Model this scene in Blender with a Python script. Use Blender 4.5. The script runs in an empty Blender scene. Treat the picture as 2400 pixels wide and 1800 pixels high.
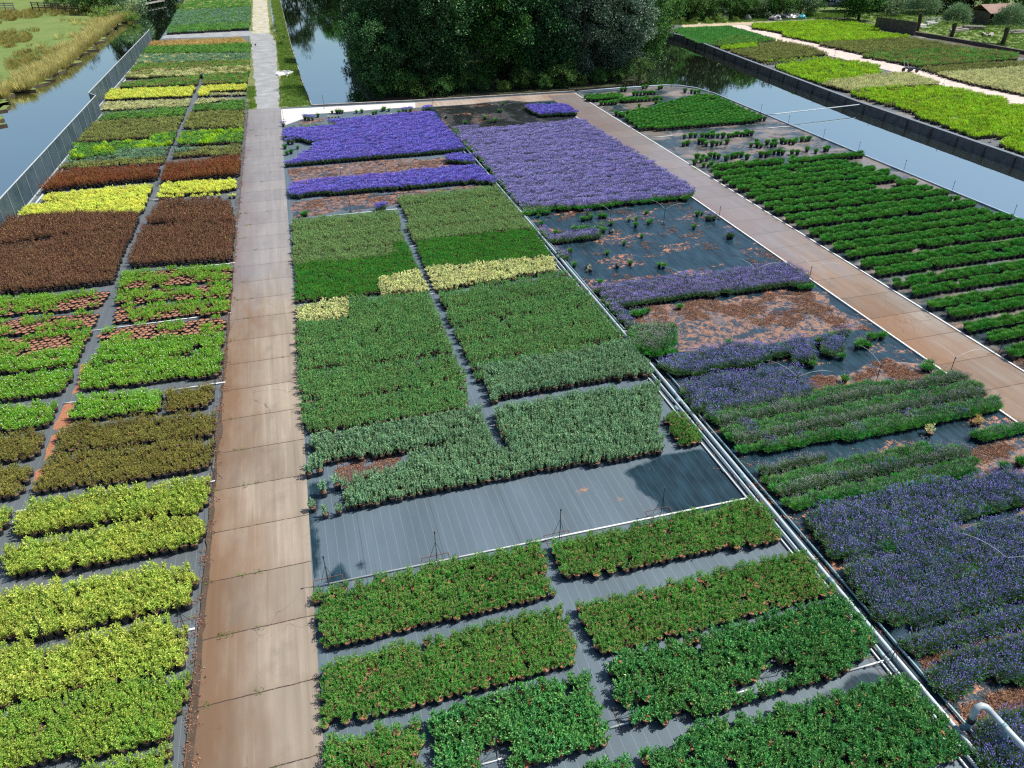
import bpy, math, random
import numpy as np
from mathutils import Vector, Matrix, noise
R = math.radians
sc = bpy.context.scene
# ------------------------------------------------------------------ camera
FPX, CAMH, VY = 1700.0, 18.0, -243.0
PITCH = math.atan((900 - VY) / FPX)
YAW = math.atan(600 / math.hypot(FPX, 900 - VY))
cam = bpy.data.cameras.new('camera'); cam_ob = bpy.data.objects.new('camera', cam)
sc.collection.objects.link(cam_ob); sc.camera = cam_ob
cam.sensor_fit = 'HORIZONTAL'; cam.sensor_width = 36.0; cam.lens = 36.0 * FPX / 2400
cam.clip_start = 0.1; cam.clip_end = 3000
cam_ob.location = (0, 0, CAMH); cam_ob.rotation_euler = (math.pi / 2 - PITCH, 0, -YAW)
sc.render.resolution_x = 1024; sc.render.resolution_y = 768
# ------------------------------------------------------------------ light
SUN_EL, SUN_AZ = R(56), R(94)          # azimuth clockwise from +Y
world = bpy.data.worlds.new('World'); sc.world = world; world.use_nodes = True
wn = world.node_tree.nodes; wl = world.node_tree.links
bg = wn['Background']; bg.inputs['Strength'].default_value = 0.095
sky = wn.new('ShaderNodeTexSky'); sky.sky_type = 'NISHITA'; sky.sun_disc = False
sky.sun_elevation = SUN_EL; sky.sun_rotation = SUN_AZ
sky.air_density = 1.0; sky.dust_density = 1.2; sky.ozone_density = 1.2
wl.new(sky.outputs[0], bg.inputs['Color'])
sun = bpy.data.lights.new('sun', 'SUN'); sun.energy = 5.0; sun.angle = R(0.53); sun.color = (1.0, 0.95, 0.87)
sun_ob = bpy.data.objects.new('sun', sun); sc.collection.objects.link(sun_ob)
sdir = Vector((math.sin(SUN_AZ) * math.cos(SUN_EL), math.cos(SUN_AZ) * math.cos(SUN_EL), math.sin(SUN_EL)))
sun_ob.rotation_euler = sdir.to_track_quat('Z', 'Y').to_euler(); sun_ob.location = (60, 0, 80)
sc.view_settings.view_transform = 'Standard'; sc.view_settings.look = 'None'
sc.view_settings.exposure = 0.32; sc.view_settings.gamma = 1.0
sc.cycles.max_bounces = 6; sc.cycles.transparent_max_bounces = 8
sc.cycles.use_denoising = False; sc.cycles.pixel_filter_type = 'BLACKMAN_HARRIS'; sc.cycles.filter_width = 1.25; sc.cycles.sample_clamp_indirect = 4.0; sc.cycles.sample_clamp_direct = 12.0
sc.cycles.caustics_reflective = False; sc.cycles.caustics_refractive = False

# ------------------------------------------------------------------ measured points -> the ground they lie on
CR = {'R1': (0, 0, 3.16), 'R2': (600, 0, 3.16), 'R3': (1100, 0, 3.6867), 'R4': (1600, 0, 2.765), 'R5': (0, 400, 3.16),
      'R6': (600, 400, 3.16), 'R7': (1200, 400, 3.16), 'R8': (1700, 400, 3.16), 'S1': (0, 850, 3.16), 'S2': (600, 850, 3.16),
      'S3': (1200, 850, 3.16), 'S4': (1700, 850, 3.16), 'S5': (0, 1280, 3.16), 'S6': (600, 1280, 3.16), 'S7': (1200, 1280, 3.16),
      'S8': (1700, 1280, 3.16), 'P': (0, 0, 1.0)}
FW = Vector((math.sin(YAW) * math.cos(PITCH), math.cos(YAW) * math.cos(PITCH), -math.sin(PITCH)))
DN = Vector((-math.sin(YAW) * math.sin(PITCH), -math.cos(YAW) * math.sin(PITCH), -math.cos(PITCH)))
RT = Vector((math.cos(YAW), -math.sin(YAW), 0))
def G(c, x, y, z=0.0):
    o = CR[c]; u = o[0] + x / o[2]; v = o[1] + y / o[2]
    d = FW + RT * ((u - 1200) / FPX) + DN * ((v - 900) / FPX)
    t = (z - CAMH) / d.z
    return (d.x * t, d.y * t)
def poly(s, top=0.0, low=0.0):
    out = []; c = None
    for tok in s.split('|'):
        a = tok.split()
        if len(a) == 2: c = a[0]; a = a[1:]
        q = a[0]; up = q.endswith('^'); q = q.rstrip('^')
        x, y = q.split(',')
        out.append(G(c, float(x), float(y), top if up else low))
    return out
def in_view(x, y, z, m=0):
    d = Vector((x, y, z - CAMH)); w = d.dot(FW)
    if w < 1: return False
    u = 1200 + FPX * d.dot(RT) / w; v = 900 + FPX * d.dot(DN) / w
    return -m < u < 2400 + m and -m < v < 1800 + m
def inside(p, P):
    x, y = p; r = False; j = len(P) - 1
    for i in range(len(P)):
        xi, yi = P[i]; xj, yj = P[j]
        if (yi > y) != (yj > y) and x < (xj - xi) * (y - yi) / (yj - yi) + xi: r = not r
        j = i
    return r
# ------------------------------------------------------------------ object helpers
COL = sc.collection.objects
def tag(o, label=None, cat=None, group=None, kind=None):
    if label: o['label'] = label
    if cat: o['category'] = cat
    if group: o['group'] = group
    if kind: o['kind'] = kind
    return o
def empty(name, loc, rz=0.0, parent=None):
    o = bpy.data.objects.new(name, None); COL.link(o); o.location = loc; o.rotation_euler = (0, 0, rz); o.empty_display_size = 0.2
    if parent: o.parent = parent
    return o
class MB:
    """collects vertices and faces with a material index per face"""
    def __init__(s): s.v = []; s.f = []; s.m = []
    def add(s, vs, fs, m=0):
        b = len(s.v); s.v.extend([tuple(q) for q in vs]); s.f.extend([tuple(i + b for i in f) for f in fs]); s.m.extend([m] * len(fs)); return s
    def box(s, lo, hi, m=0):
        x0, y0, z0 = lo; x1, y1, z1 = hi
        return s.add([(x0, y0, z0), (x1, y0, z0), (x1, y1, z0), (x0, y1, z0), (x0, y0, z1), (x1, y0, z1), (x1, y1, z1), (x0, y1, z1)],
                     [(0, 3, 2, 1), (4, 5, 6, 7), (0, 1, 5, 4), (1, 2, 6, 5), (2, 3, 7, 6), (3, 0, 4, 7)], m)
    def bar(s, a, b, w, h, m=0):
        a = Vector(a); b = Vector(b); d = (b - a).normalized(); up = Vector((0, 0, 1)) if abs(d.z) < .95 else Vector((0, 1, 0))
        x = d.cross(up).normalized() * w / 2; y = x.cross(d).normalized() * h / 2
        vs = [a - x - y, a + x - y, a + x + y, a - x + y, b - x - y, b + x - y, b + x + y, b - x + y]
        return s.add(vs, [(0, 1, 2, 3), (7, 6, 5, 4), (0, 4, 5, 1), (1, 5, 6, 2), (2, 6, 7, 3), (3, 7, 4, 0)], m)
    def tube(s, pts, rad, n=8, m=0, cap=True):
        pts = [Vector(p) for p in pts]; rs = rad if isinstance(rad, (list, tuple)) else [rad] * len(pts)
        vs = []; fs = []; prev = None
        for i, p in enumerate(pts):
            d = (pts[min(i + 1, len(pts) - 1)] - pts[max(i - 1, 0)]).normalized()
            if prev is None: prev = d.orthogonal().normalized()
            x = (prev - d * prev.dot(d)).normalized(); prev = x; y = d.cross(x)
            for k in range(n):
                a = 2 * math.pi * k / n; vs.append(p + (x * math.cos(a) + y * math.sin(a)) * rs[i])
        for i in range(len(pts) - 1):
            for k in range(n):
                k2 = (k + 1) % n; fs.append((i * n + k, i * n + k2, (i + 1) * n + k2, (i + 1) * n + k))
        if cap: fs.append(tuple(range(n))[::-1]); fs.append(tuple((len(pts) - 1) * n + k for k in range(n)))
        return s.add(vs, fs, m)
    def lathe(s, prof, n=12, m=0, c=(0, 0, 0)):
        vs = [(c[0] + r * math.cos(2 * math.pi * k / n), c[1] + r * math.sin(2 * math.pi * k / n), c[2] + z) for r, z in prof for k in range(n)]
        fs = [(i * n + k, i * n + (k + 1) % n, (i + 1) * n + (k + 1) % n, (i + 1) * n + k) for i in range(len(prof) - 1) for k in range(n)]
        return s.add(vs, fs, m)
    def mesh(s, name, mats, smooth=False):
        me = bpy.data.meshes.new(name); me.from_pydata(s.v, [], s.f)
        for m in (mats if isinstance(mats, (list, tuple)) else [mats]): me.materials.append(m)
        if len(me.materials) > 1: me.polygons.foreach_set('material_index', s.m)
        if smooth: me.polygons.foreach_set('use_smooth', [True] * len(me.polygons))
        me.update(); return me
    def build(s, name, mats, parent=None, smooth=False):
        o = bpy.data.objects.new(name, s.mesh(name, mats, smooth)); COL.link(o)
        if parent: o.parent = parent
        return o
# ------------------------------------------------------------------ materials
def newmat(name):
    m = bpy.data.materials.new(name); m.use_nodes = True; nt = m.node_tree
    return m, nt, nt.nodes['Principled BSDF']
def N(nt, t, **kw):
    n = nt.nodes.new(t)
    for k, v in kw.items():
        if k.startswith('_'): setattr(n, k[1:], v)
        else: n.inputs[k.replace('__', ' ')].default_value = v
    return n
def ramp(nt, fac, stops, interp='LINEAR'):
    r = nt.nodes.new('ShaderNodeValToRGB'); r.color_ramp.interpolation = interp; e = r.color_ramp.elements
    while len(e) < len(stops): e.new(0.5)
    for i, (p, c) in enumerate(stops):
        e[i].position = p; e[i].color = (*c, 1) if len(c) == 3 else c
    nt.links.new(fac, r.inputs[0]); return r.outputs[0]
def rampf(nt, fac, a, b):
    r = nt.nodes.new('ShaderNodeMapRange'); r.inputs['From Min'].default_value = a; r.inputs['From Max'].default_value = b
    nt.links.new(fac, r.inputs['Value']); return r.outputs[0]
def mix(nt, fac, a, b, mode='MIX'):
    m = nt.nodes.new('ShaderNodeMix'); m.data_type = 'RGBA'; m.blend_type = mode
    if hasattr(fac, 'links') or hasattr(fac, 'is_linked'): nt.links.new(fac, m.inputs[0])
    else: m.inputs[0].default_value = fac
    for i, q in ((6, a), (7, b)):
        if isinstance(q, tuple): m.inputs[i].default_value = (*q, 1)
        else: nt.links.new(q, m.inputs[i])
    return m.outputs[2]
def math_(nt, op, a, b=None, c=None):
    m = nt.nodes.new('ShaderNodeMath'); m.operation = op
    for i, q in enumerate((a, b, c)):
        if q is None: continue
        if isinstance(q, (int, float)): m.inputs[i].default_value = q
        else: nt.links.new(q, m.inputs[i])
    return m.outputs[0]
def pos(nt): return nt.nodes.new('ShaderNodeNewGeometry').outputs['Position']
def nz(nt, vec, scale, detail=4, rough=.55, stretch=None, off=0.0, dist=0.0):
    if stretch or off:
        mp = nt.nodes.new('ShaderNodeMapping'); nt.links.new(vec, mp.inputs[0]); vec = mp.outputs[0]
        if stretch: mp.inputs['Scale'].default_value = stretch
        mp.inputs['Location'].default_value = (off, off * .7, 0)
    n = N(nt, 'ShaderNodeTexNoise', Scale=scale, Detail=detail, Roughness=rough, Distortion=dist); nt.links.new(vec, n.inputs['Vector'])
    return n.outputs['Fac']
def bump(nt, bsdf, h, strength=.3, dist=.02):
    b = N(nt, 'ShaderNodeBump', Strength=strength, Distance=dist); nt.links.new(h, b.inputs['Height']); nt.links.new(b.outputs[0], bsdf.inputs['Normal'])
def plain(name, col, rough=.6, metal=0.0, var=.12, scale=3.0):
    m, nt, b = newmat(name); p = pos(nt)
    c = tuple(min(1, x * (1 + var)) for x in col); d = tuple(x * (1 - var) for x in col)
    nt.links.new(ramp(nt, nz(nt, p, scale), [(.3, d), (.7, c)]), b.inputs['Base Color'])
    b.inputs['Roughness'].default_value = rough; b.inputs['Metallic'].default_value = metal
    return m
def leafmat(name, stops, rough=.5, transl=.35, objvar=.16, patch=.22, spec=.18, drift=.05):
    """per-leaf colour, per-plant value, slow drift over the bed"""
    m, nt, b = newmat(name); transl *= .75; stops = [tuple(min(.9, q * 1.62 if max(c) < .3 else q * 1.25) for q in c) for c in stops]
    g = nt.nodes.new('ShaderNodeNewGeometry'); n = len(stops)
    col = ramp(nt, g.outputs['Random Per Island'], [((i / max(1, n - 1)) * .86 + .07, c) for i, c in enumerate(stops)])
    oi = nt.nodes.new('ShaderNodeObjectInfo')
    v = math_(nt, 'ADD', math_(nt, 'MULTIPLY', oi.outputs['Random'], 2 * objvar), 1 - objvar)
    v = math_(nt, 'MULTIPLY', v, math_(nt, 'ADD', math_(nt, 'MULTIPLY', nz(nt, g.outputs['Position'], .35, 2), 2 * patch), 1 - patch))
    h = nt.nodes.new('ShaderNodeHueSaturation'); nt.links.new(col, h.inputs['Color']); nt.links.new(v, h.inputs['Value'])
    hv = math_(nt, 'ADD', math_(nt, 'MULTIPLY', math_(nt, 'FRACT', math_(nt, 'MULTIPLY', oi.outputs['Random'], 7.31)), .024), .488)
    hv = math_(nt, 'ADD', hv, math_(nt, 'MULTIPLY', math_(nt, 'SUBTRACT', nz(nt, g.outputs['Position'], .8, 3, .6, None, 5.0), .5), -drift))
    nt.links.new(hv, h.inputs['Hue'])
    nt.links.new(h.outputs[0], b.inputs['Base Color']); b.inputs['Roughness'].default_value = rough
    b.inputs['Specular IOR Level'].default_value = spec
    if transl > 0:
        t = nt.nodes.new('ShaderNodeBsdfTranslucent'); t2 = mix(nt, .5, h.outputs[0], (.9, 1, .3), 'MULTIPLY'); nt.links.new(h.outputs[0], t.inputs[0])
        ms = nt.nodes.new('ShaderNodeMixShader'); ms.inputs[0].default_value = transl
        nt.links.new(b.outputs[0], ms.inputs[1]); nt.links.new(t.outputs[0], ms.inputs[2])
        nt.links.new(ms.outputs[0], nt.nodes['Material Output'].inputs[0])
    return m

def cloth_mat(name, dry=(.088, .128, .160), wet=(.018, .035, .045), wetness=0.0, debris=0.0, dust=0.0, dcol=(.42, .19, .085), heavy=False, seed=0.0, wet_attr=False):
    """woven polypropylene ground cloth: marker threads every 0.32 m, wet areas, fallen bark and petals"""
    m, nt, b = newmat(name); p = pos(nt)
    sx = nt.nodes.new('ShaderNodeSeparateXYZ'); nt.links.new(p, sx.inputs[0])
    base = ramp(nt, nz(nt, p, .6, 5, .6, (1, .25, 1), seed), [(.3, tuple(c * .8 for c in dry)), (.7, tuple(c * 1.15 for c in dry))])
    streak = nz(nt, p, 3.0, 3, .6, (6, .12, 1), seed)
    base = mix(nt, rampf(nt, streak, .55, .75), base, tuple(c * .92 for c in dry))
    # thread lines
    fr = math_(nt, 'ABSOLUTE', math_(nt, 'SUBTRACT', math_(nt, 'FRACT', math_(nt, 'DIVIDE', sx.outputs['X'], .32)), .5))
    ln = math_(nt, 'LESS_THAN', fr, .016)
    base = mix(nt, math_(nt, 'MULTIPLY', ln, .22), base, (.5, .55, .58))
    wv = math_(nt, 'MULTIPLY', math_(nt, 'GREATER_THAN', math_(nt, 'FRACT', math_(nt, 'DIVIDE', sx.outputs['X'], 2.56)), .99), .5)
    base = mix(nt, wv, base, (.03, .035, .04))
    w = rampf(nt, nz(nt, p, .45, 6, .62, (1, .6, 1), seed + 3), .62 - wetness * .5 - .03, .62 - wetness * .5 + .03)
    if wetness <= 0: w = math_(nt, 'MULTIPLY', w, 0.0)
    if wet_attr:
        at = nt.nodes.new('ShaderNodeAttribute'); at.attribute_name = 'wet'
        w = rampf(nt, math_(nt, 'ADD', at.outputs['Fac'], math_(nt, 'MULTIPLY', math_(nt, 'SUBTRACT', nz(nt, p, 2.2, 6, .7, None, 2.0), .5), .75)), .32, .62)
    wl_ = ramp(nt, nz(nt, p, 2.2, 4, .6, (1, .3, 1), seed), [(.35, tuple(c * .6 for c in wet)), (.7, tuple(c * 1.5 for c in wet))])
    wl_ = mix(nt, math_(nt, 'MULTIPLY', ln, .14), wl_, (.3, .4, .45))
    c = mix(nt, w, base, wl_)
    if dust > 0:
        dd = math_(nt, 'MULTIPLY', rampf(nt, nz(nt, p, .5, 5, .6, (.6, 1, 1), seed + 9), .62 - dust * .35, .72 - dust * .35), .75)
        c = mix(nt, dd, c, (.24, .20, .175))
    rough = math_(nt, 'SUBTRACT', .62, math_(nt, 'MULTIPLY', w, .38))
    if debris > 0:
        big = rampf(nt, nz(nt, p, .5, 3, .5, (.5, 1.3, 1), seed + 5), .64 - debris * .42, .72 - debris * .42)
        fine = math_(nt, 'ADD', math_(nt, 'MULTIPLY', nz(nt, p, 3.2, 3, .6, None, seed, .8), .5), math_(nt, 'MULTIPLY', nz(nt, p, 17.0, 4, .8, None, seed + 1, .6), .5))
        dm = rampf(nt, math_(nt, 'ADD', math_(nt, 'MULTIPLY', big, .17 if heavy else .125), fine), .645, .70)
        if heavy: dm = math_(nt, 'MULTIPLY', dm, .9)
        dc = ramp(nt, nz(nt, p, 30, 2, .6, None, seed), [(.3, tuple(q * .55 for q in dcol)), (.55, dcol), (.75, tuple(min(1, q * 1.6 + .05) for q in dcol))])
        c = mix(nt, dm, c, dc)
        rough = math_(nt, 'ADD', math_(nt, 'MULTIPLY', math_(nt, 'SUBTRACT', 1, dm), rough), math_(nt, 'MULTIPLY', dm, .8))
    nt.links.new(c, b.inputs['Base Color']); nt.links.new(rough, b.inputs['Roughness'])
    bump(nt, b, nz(nt, p, 1.4, 6, .6, (1, .5, 1), seed), .25, .02)
    return m

def mapwarp(nt, p):
    n = N(nt, 'ShaderNodeTexNoise', Scale=1.3, Detail=4.0); nt.links.new(p, n.inputs['Vector'])
    v = nt.nodes.new('ShaderNodeVectorMath'); v.operation = 'ADD'; nt.links.new(p, v.inputs[0]); nt.links.new(n.outputs['Color'], v.inputs[1]); return v.outputs[0]
def concrete_mat(name, dry, brown, y0, period, wet_lo, wet_hi, x_l, x_r, seed=0.0, x_edge=None):
    m, nt, b = newmat(name); p = pos(nt)
    s = nt.nodes.new('ShaderNodeSeparateXYZ'); nt.links.new(p, s.inputs[0]); X, Y = s.outputs[0], s.outputs[1]
    wob = math_(nt, 'MULTIPLY', math_(nt, 'SUBTRACT', nz(nt, p, 3.0, 3), .5), .05)
    t = math_(nt, 'DIVIDE', math_(nt, 'SUBTRACT', math_(nt, 'ADD', Y, wob), y0), period)
    slab = math_(nt, 'FLOOR', t); fr = math_(nt, 'FRACT', t)
    wn_ = nt.nodes.new('ShaderNodeTexWhiteNoise'); wn_.noise_dimensions = '1D'; nt.links.new(slab, wn_.inputs['W'])
    tint = math_(nt, 'ADD', math_(nt, 'MULTIPLY', wn_.outputs['Value'], .22), .89)
    streak = nz(nt, p, 1.6, 4, .6, (1.8, .10, 1), seed)
    base = ramp(nt, streak, [(.3, tuple(c * .82 for c in dry)), (.55, dry), (.78, tuple(c * 1.22 for c in dry))])
    trk_ = rampf(nt, nz(nt, p, 2.4, 3, .5, (1.6, .035, 1), seed + 30), .54, .66); base = mix(nt, math_(nt, 'MULTIPLY', trk_, .35), base, tuple(c * .55 for c in dry))
    trk2 = rampf(nt, nz(nt, p, 5.0, 3, .5, (1.6, .05, 1), seed + 33), .6, .7); base = mix(nt, math_(nt, 'MULTIPLY', trk2, .35), base, tuple(min(1, c * 1.5) for c in dry))
    # brown water stain, stronger to one side, broken by noise
    u = rampf(nt, X, x_l, x_r)
    st = math_(nt, 'ADD', math_(nt, 'MULTIPLY', math_(nt, 'SUBTRACT', 1, u), .55), math_(nt, 'MULTIPLY', nz(nt, p, .5, 5, .62, (1, .35, 1), seed + 2), .9))
    base = mix(nt, math_(nt, 'MULTIPLY', rampf(nt, st, .52, .92), .85), base, brown)
    blot = rampf(nt, nz(nt, p, .8, 5, .6, (1, .8, 1), seed + 7), .56, .72)
    base = mix(nt, math_(nt, 'MULTIPLY', blot, .5), base, tuple(c * .5 for c in dry))
    hv = nt.nodes.new('ShaderNodeHueSaturation'); nt.links.new(base, hv.inputs['Color']); nt.links.new(tint, hv.inputs['Value']); base = hv.outputs[0]
    ed = rampf(nt, math_(nt, 'SUBTRACT', X, math_(nt, 'MULTIPLY', nz(nt, p, 1.1, 3, .6, None, seed + 8), 1.3)), x_edge - 1.05, x_edge - .62) if x_edge else None
    if x_edge: base = mix(nt, math_(nt, 'MULTIPLY', math_(nt, 'MULTIPLY', ed, rampf(nt, nz(nt, p, .9, 3, .5, (.2, 1, 1), seed + 12), .42, .55)), .75), base, (.20, .085, .03))
    crk = N(nt, 'ShaderNodeTexVoronoi', Scale=.55); crk.feature = 'DISTANCE_TO_EDGE'; nt.links.new(mapwarp(nt, p), crk.inputs['Vector'])
    base = mix(nt, math_(nt, 'MULTIPLY', math_(nt, 'LESS_THAN', crk.outputs['Distance'], .006), math_(nt, 'MULTIPLY', rampf(nt, nz(nt, p, .25, 2), .5, .6), .55)), base, (.07, .05, .04))
    spots = rampf(nt, nz(nt, p, 5.0, 4, .7, None, seed + 20), .66, .74)
    base = mix(nt, math_(nt, 'MULTIPLY', spots, .35), base, (.10, .065, .045))
    edge = rampf(nt, fr, .0, .16)     # dirt gathers after each joint
    base = mix(nt, math_(nt, 'MULTIPLY', math_(nt, 'SUBTRACT', 1, edge), .16), base, brown)
    jt = math_(nt, 'LESS_THAN', math_(nt, 'ABSOLUTE', math_(nt, 'SUBTRACT', fr, .5)), 0.492)
    jn = rampf(nt, nz(nt, p, 9, 3), .25, .45)
    jt = math_(nt, 'SUBTRACT', 1, jt)
    base = mix(nt, math_(nt, 'MULTIPLY', jt, jn), base, (.05, .035, .028))
    fine = nz(nt, p, 40, 3, .7)
    base = mix(nt, .25, base, ramp(nt, fine, [(.3, (.5, .5, .5)), (.7, (1, 1, 1))]), 'MULTIPLY')
    wm = math_(nt, 'ADD', math_(nt, 'MULTIPLY', rampf(nt, Y, wet_lo, wet_hi), .75), math_(nt, 'MULTIPLY', nz(nt, p, .5, 4, .6, (1, .3, 1), seed + 4), .5))
    wet = rampf(nt, wm, .48, .62)
    base = mix(nt, math_(nt, 'MULTIPLY', wet, .35), base, (.26, .28, .33))  # blue-grey tint paints the sky's reflection into the wet stretch
    nt.links.new(base, b.inputs['Base Color'])
    nt.links.new(math_(nt, 'SUBTRACT', .8, math_(nt, 'MULTIPLY', wet, .52)), b.inputs['Roughness'])
    bump(nt, b, math_(nt, 'ADD', math_(nt, 'MULTIPLY', fine, .4), math_(nt, 'MULTIPLY', jt, -2.0)), .4, .01)
    return m
def grass_mat(name, a, bb, c, sc1=.5, bumpy=.5):
    m, nt, b = newmat(name); p = pos(nt)
    col = ramp(nt, nz(nt, p, sc1, 6, .62), [(.3, a), (.5, bb), (.72, c)])
    col = mix(nt, .6, col, ramp(nt, nz(nt, p, 5, 6, .75), [(.3, (.35, .38, .3)), (.7, (1, 1, 1))]), 'MULTIPLY')
    nt.links.new(col, b.inputs['Base Color']); b.inputs['Roughness'].default_value = .85
    bump(nt, b, nz(nt, p, 8, 5, .7), bumpy, .1); return m
def water_mat():
    m, nt, b = newmat('canal_water'); p = pos(nt)
    s = nt.nodes.new('ShaderNodeSeparateXYZ'); nt.links.new(p, s.inputs[0])
    col = ramp(nt, nz(nt, p, .05, 3), [(.35, (.062, .066, .042)), (.65, (.080, .086, .058))])
    nt.links.new(col, b.inputs['Base Color']); b.inputs['Roughness'].default_value = .02
    b.inputs['IOR'].default_value = 1.6
    w = math_(nt, 'ADD', nz(nt, p, 1.6, 3, .5, (1, .6, 1)), math_(nt, 'MULTIPLY', nz(nt, p, 7.0, 2, .5), .25))
    bump(nt, b, w, .04, .05)
    gl = nt.nodes.new('ShaderNodeBsdfGlossy'); gl.inputs['Roughness'].default_value = .015; gl.inputs['Color'].default_value = (.86, .95, .91, 1)
    nt.links.new(b.inputs['Normal'].links[0].from_socket, gl.inputs['Normal'])
    lw = nt.nodes.new('ShaderNodeLayerWeight'); lw.inputs['Blend'].default_value = .5
    ms = nt.nodes.new('ShaderNodeMixShader'); nt.links.new(rampf(nt, lw.outputs['Facing'], -1.0, 1.0), ms.inputs[0])
    nt.links.new(b.outputs[0], ms.inputs[1]); nt.links.new(gl.outputs[0], ms.inputs[2]); nt.links.new(ms.outputs[0], nt.nodes['Material Output'].inputs[0]); return m
M = {}
M['water'] = water_mat()
M['cloth'] = cloth_mat('ground_cloth_dry')
M['cloth_left'] = cloth_mat('ground_cloth_left', dry=(.10, .12, .135), debris=.10, dcol=(.36, .17, .09), seed=4)
M['cloth_wetpatch'] = cloth_mat('ground_cloth_soaked', dry=(.035, .05, .06), wetness=1.3, wet=(.012, .03, .04))
M['cloth_wet'] = cloth_mat('ground_cloth_wet', dry=(.045, .065, .08), wet=(.014, .038, .055), wetness=.8, debris=.30, dcol=(.50, .21, .10), seed=11)
M['cloth_debris'] = cloth_mat('ground_cloth_littered', dry=(.07, .09, .11), wet=(.03, .05, .07), wetness=.5, debris=.80, heavy=True, dcol=(.30, .155, .095), seed=21)
M['cloth_east'] = cloth_mat('ground_cloth_dusty', dry=(.09, .10, .115), wet=(.03, .05, .06), wetness=.35, dust=.45, debris=.22, dcol=(.34, .19, .12), seed=31)
M['cloth_far'] = cloth_mat('ground_cloth_far', dry=(.10, .11, .12), wetness=0, dust=.3, seed=41)
M['path_main'] = concrete_mat('concrete_main', (.30, .25, .195), (.150, .078, .036), 13.13, 2.21, 24, 60, -5.1, -2.2, 0)
M['path_side'] = concrete_mat('concrete_side', (.245, .215, .185), (.20, .10, .045), 17.0, 2.3, 20, 52, 25.0, 33.0, 13, x_edge=30.2)
M['path_cross'] = concrete_mat('concrete_cross', (.42, .35, .29), (.22, .13, .085), 0, 50, 200, 300, 40, 10, 23)
M['concrete_white'] = plain('concrete_pale', (.62, .58, .55), .8, var=.12, scale=1.2)
M['path_far'] = plain('pale_track', (.56, .46, .41), .85, var=.14, scale=1.0)
M['gravel'] = grass_mat('gravel_grey', (.27, .28, .30), (.34, .35, .37), (.45, .46, .48), .7, .15)
M['gravel_pale'] = grass_mat('gravel_pale', (.30, .31, .16), (.52, .48, .38), (.65, .61, .53), .9, .4)
M['grass'] = grass_mat('grass_verge', (.16, .22, .05), (.10, .19, .03), (.26, .27, .10), .5)
M['meadow'] = grass_mat('meadow_grass', (.13, .20, .04), (.17, .25, .055), (.22, .25, .075), .25)
M['forest_floor'] = grass_mat('forest_floor', (.03, .04, .012), (.045, .055, .018), (.07, .07, .03), .8)
M['grass_dry'] = grass_mat('grass_dry', (.22, .23, .08), (.15, .20, .05), (.32, .28, .13), .5)
M['soil'] = plain('potting_soil', (.34, .155, .085), .9, var=.3, scale=25)
M['dark_soil'] = plain('dark_potting_soil', (.06, .04, .03), .9, var=.3, scale=25)
M['mid_soil'] = plain('brown_potting_soil', (.15, .085, .05), .9, var=.3, scale=25)
M['earth'] = plain('dark_earth', (.07, .05, .035), .9, var=.3, scale=2)
M['bark'] = plain('bark_mulch', (.33, .14, .075), .9, var=.45, scale=18)
M['pot'] = plain('black_plastic', (.022, .028, .034), .42, var=.1)
M['pvc'] = plain('grey_white_pvc', (.44, .52, .56), .38, var=.1, scale=2)
M['pvc_dark'] = plain('teal_grey_pvc', (.20, .33, .37), .4, var=.1, scale=2)
M['pvc_white'] = plain('white_pvc', (.62, .65, .67), .4, var=.06)
M['black'] = plain('black_fitting', (.02, .025, .03), .45)
M['wire'] = plain('rusty_wire', (.25, .10, .06), .7, var=.3, scale=9)
M['steel'] = plain('galvanised_steel', (.42, .46, .48), .45, metal=.6)
M['timber'] = plain('weathered_timber', (.10, .085, .07), .85, var=.35, scale=2)
M['timber_grey'] = plain('grey_timber', (.34, .31, .28), .85, var=.3, scale=2)
M['white'] = plain('white_paint', (.75, .74, .72), .6, var=.08)
M['trunk'] = plain('tree_bark', (.09, .07, .05), .9, var=.35, scale=6)
# ================================================================== THE SETTING
def slab(name, pts, top, bottom, mat, side=None, label=None):
    mb = MB(); n = len(pts)
    mb.add([(x, y, top) for x, y in pts] + [(x, y, bottom) for x, y in pts],
           [tuple(range(n)), tuple(range(n, 2 * n))[::-1]], 0)
    mb.f.extend([(i, i + n, (i + 1) % n + n, (i + 1) % n) for i in range(n)]); mb.m.extend([1] * n)
    o = mb.build(name, [mat, side or mat]); me = o.data
    import bmesh
    bm = bmesh.new(); bm.from_mesh(me); bmesh.ops.triangulate(bm, faces=[f for f in bm.faces if len(f.verts) > 4])
    bmesh.ops.recalc_face_normals(bm, faces=bm.faces[:]); bm.to_mesh(me); bm.free()
    return tag(o, kind='structure')
def rough_edge(pts, step=.35, amp=.18, seed=0):
    out = []
    for i in range(len(pts)):
        a = Vector(pts[i]); b = Vector(pts[(i + 1) % len(pts)]); L = (b - a).length; k = max(1, int(L / step))
        nrm = Vector((-(b - a).y, (b - a).x)).normalized()
        for j in range(k):
            q = a.lerp(b, j / k); q = q + nrm * amp * 2 * noise.noise(Vector((q.x * .9, q.y * .9, seed + 3.7)))+ nrm * amp * noise.noise(Vector((q.x * 3, q.y * 3, seed)))
            out.append((q.x, q.y))
    return out
def sheet(name, pts, level, mat, rough=0, seed=0):
    if rough: pts = rough_edge(pts, .3, rough, seed)
    return slab(name, pts, .004 * level, -.01, mat)
WATER_Z = -.55
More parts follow.
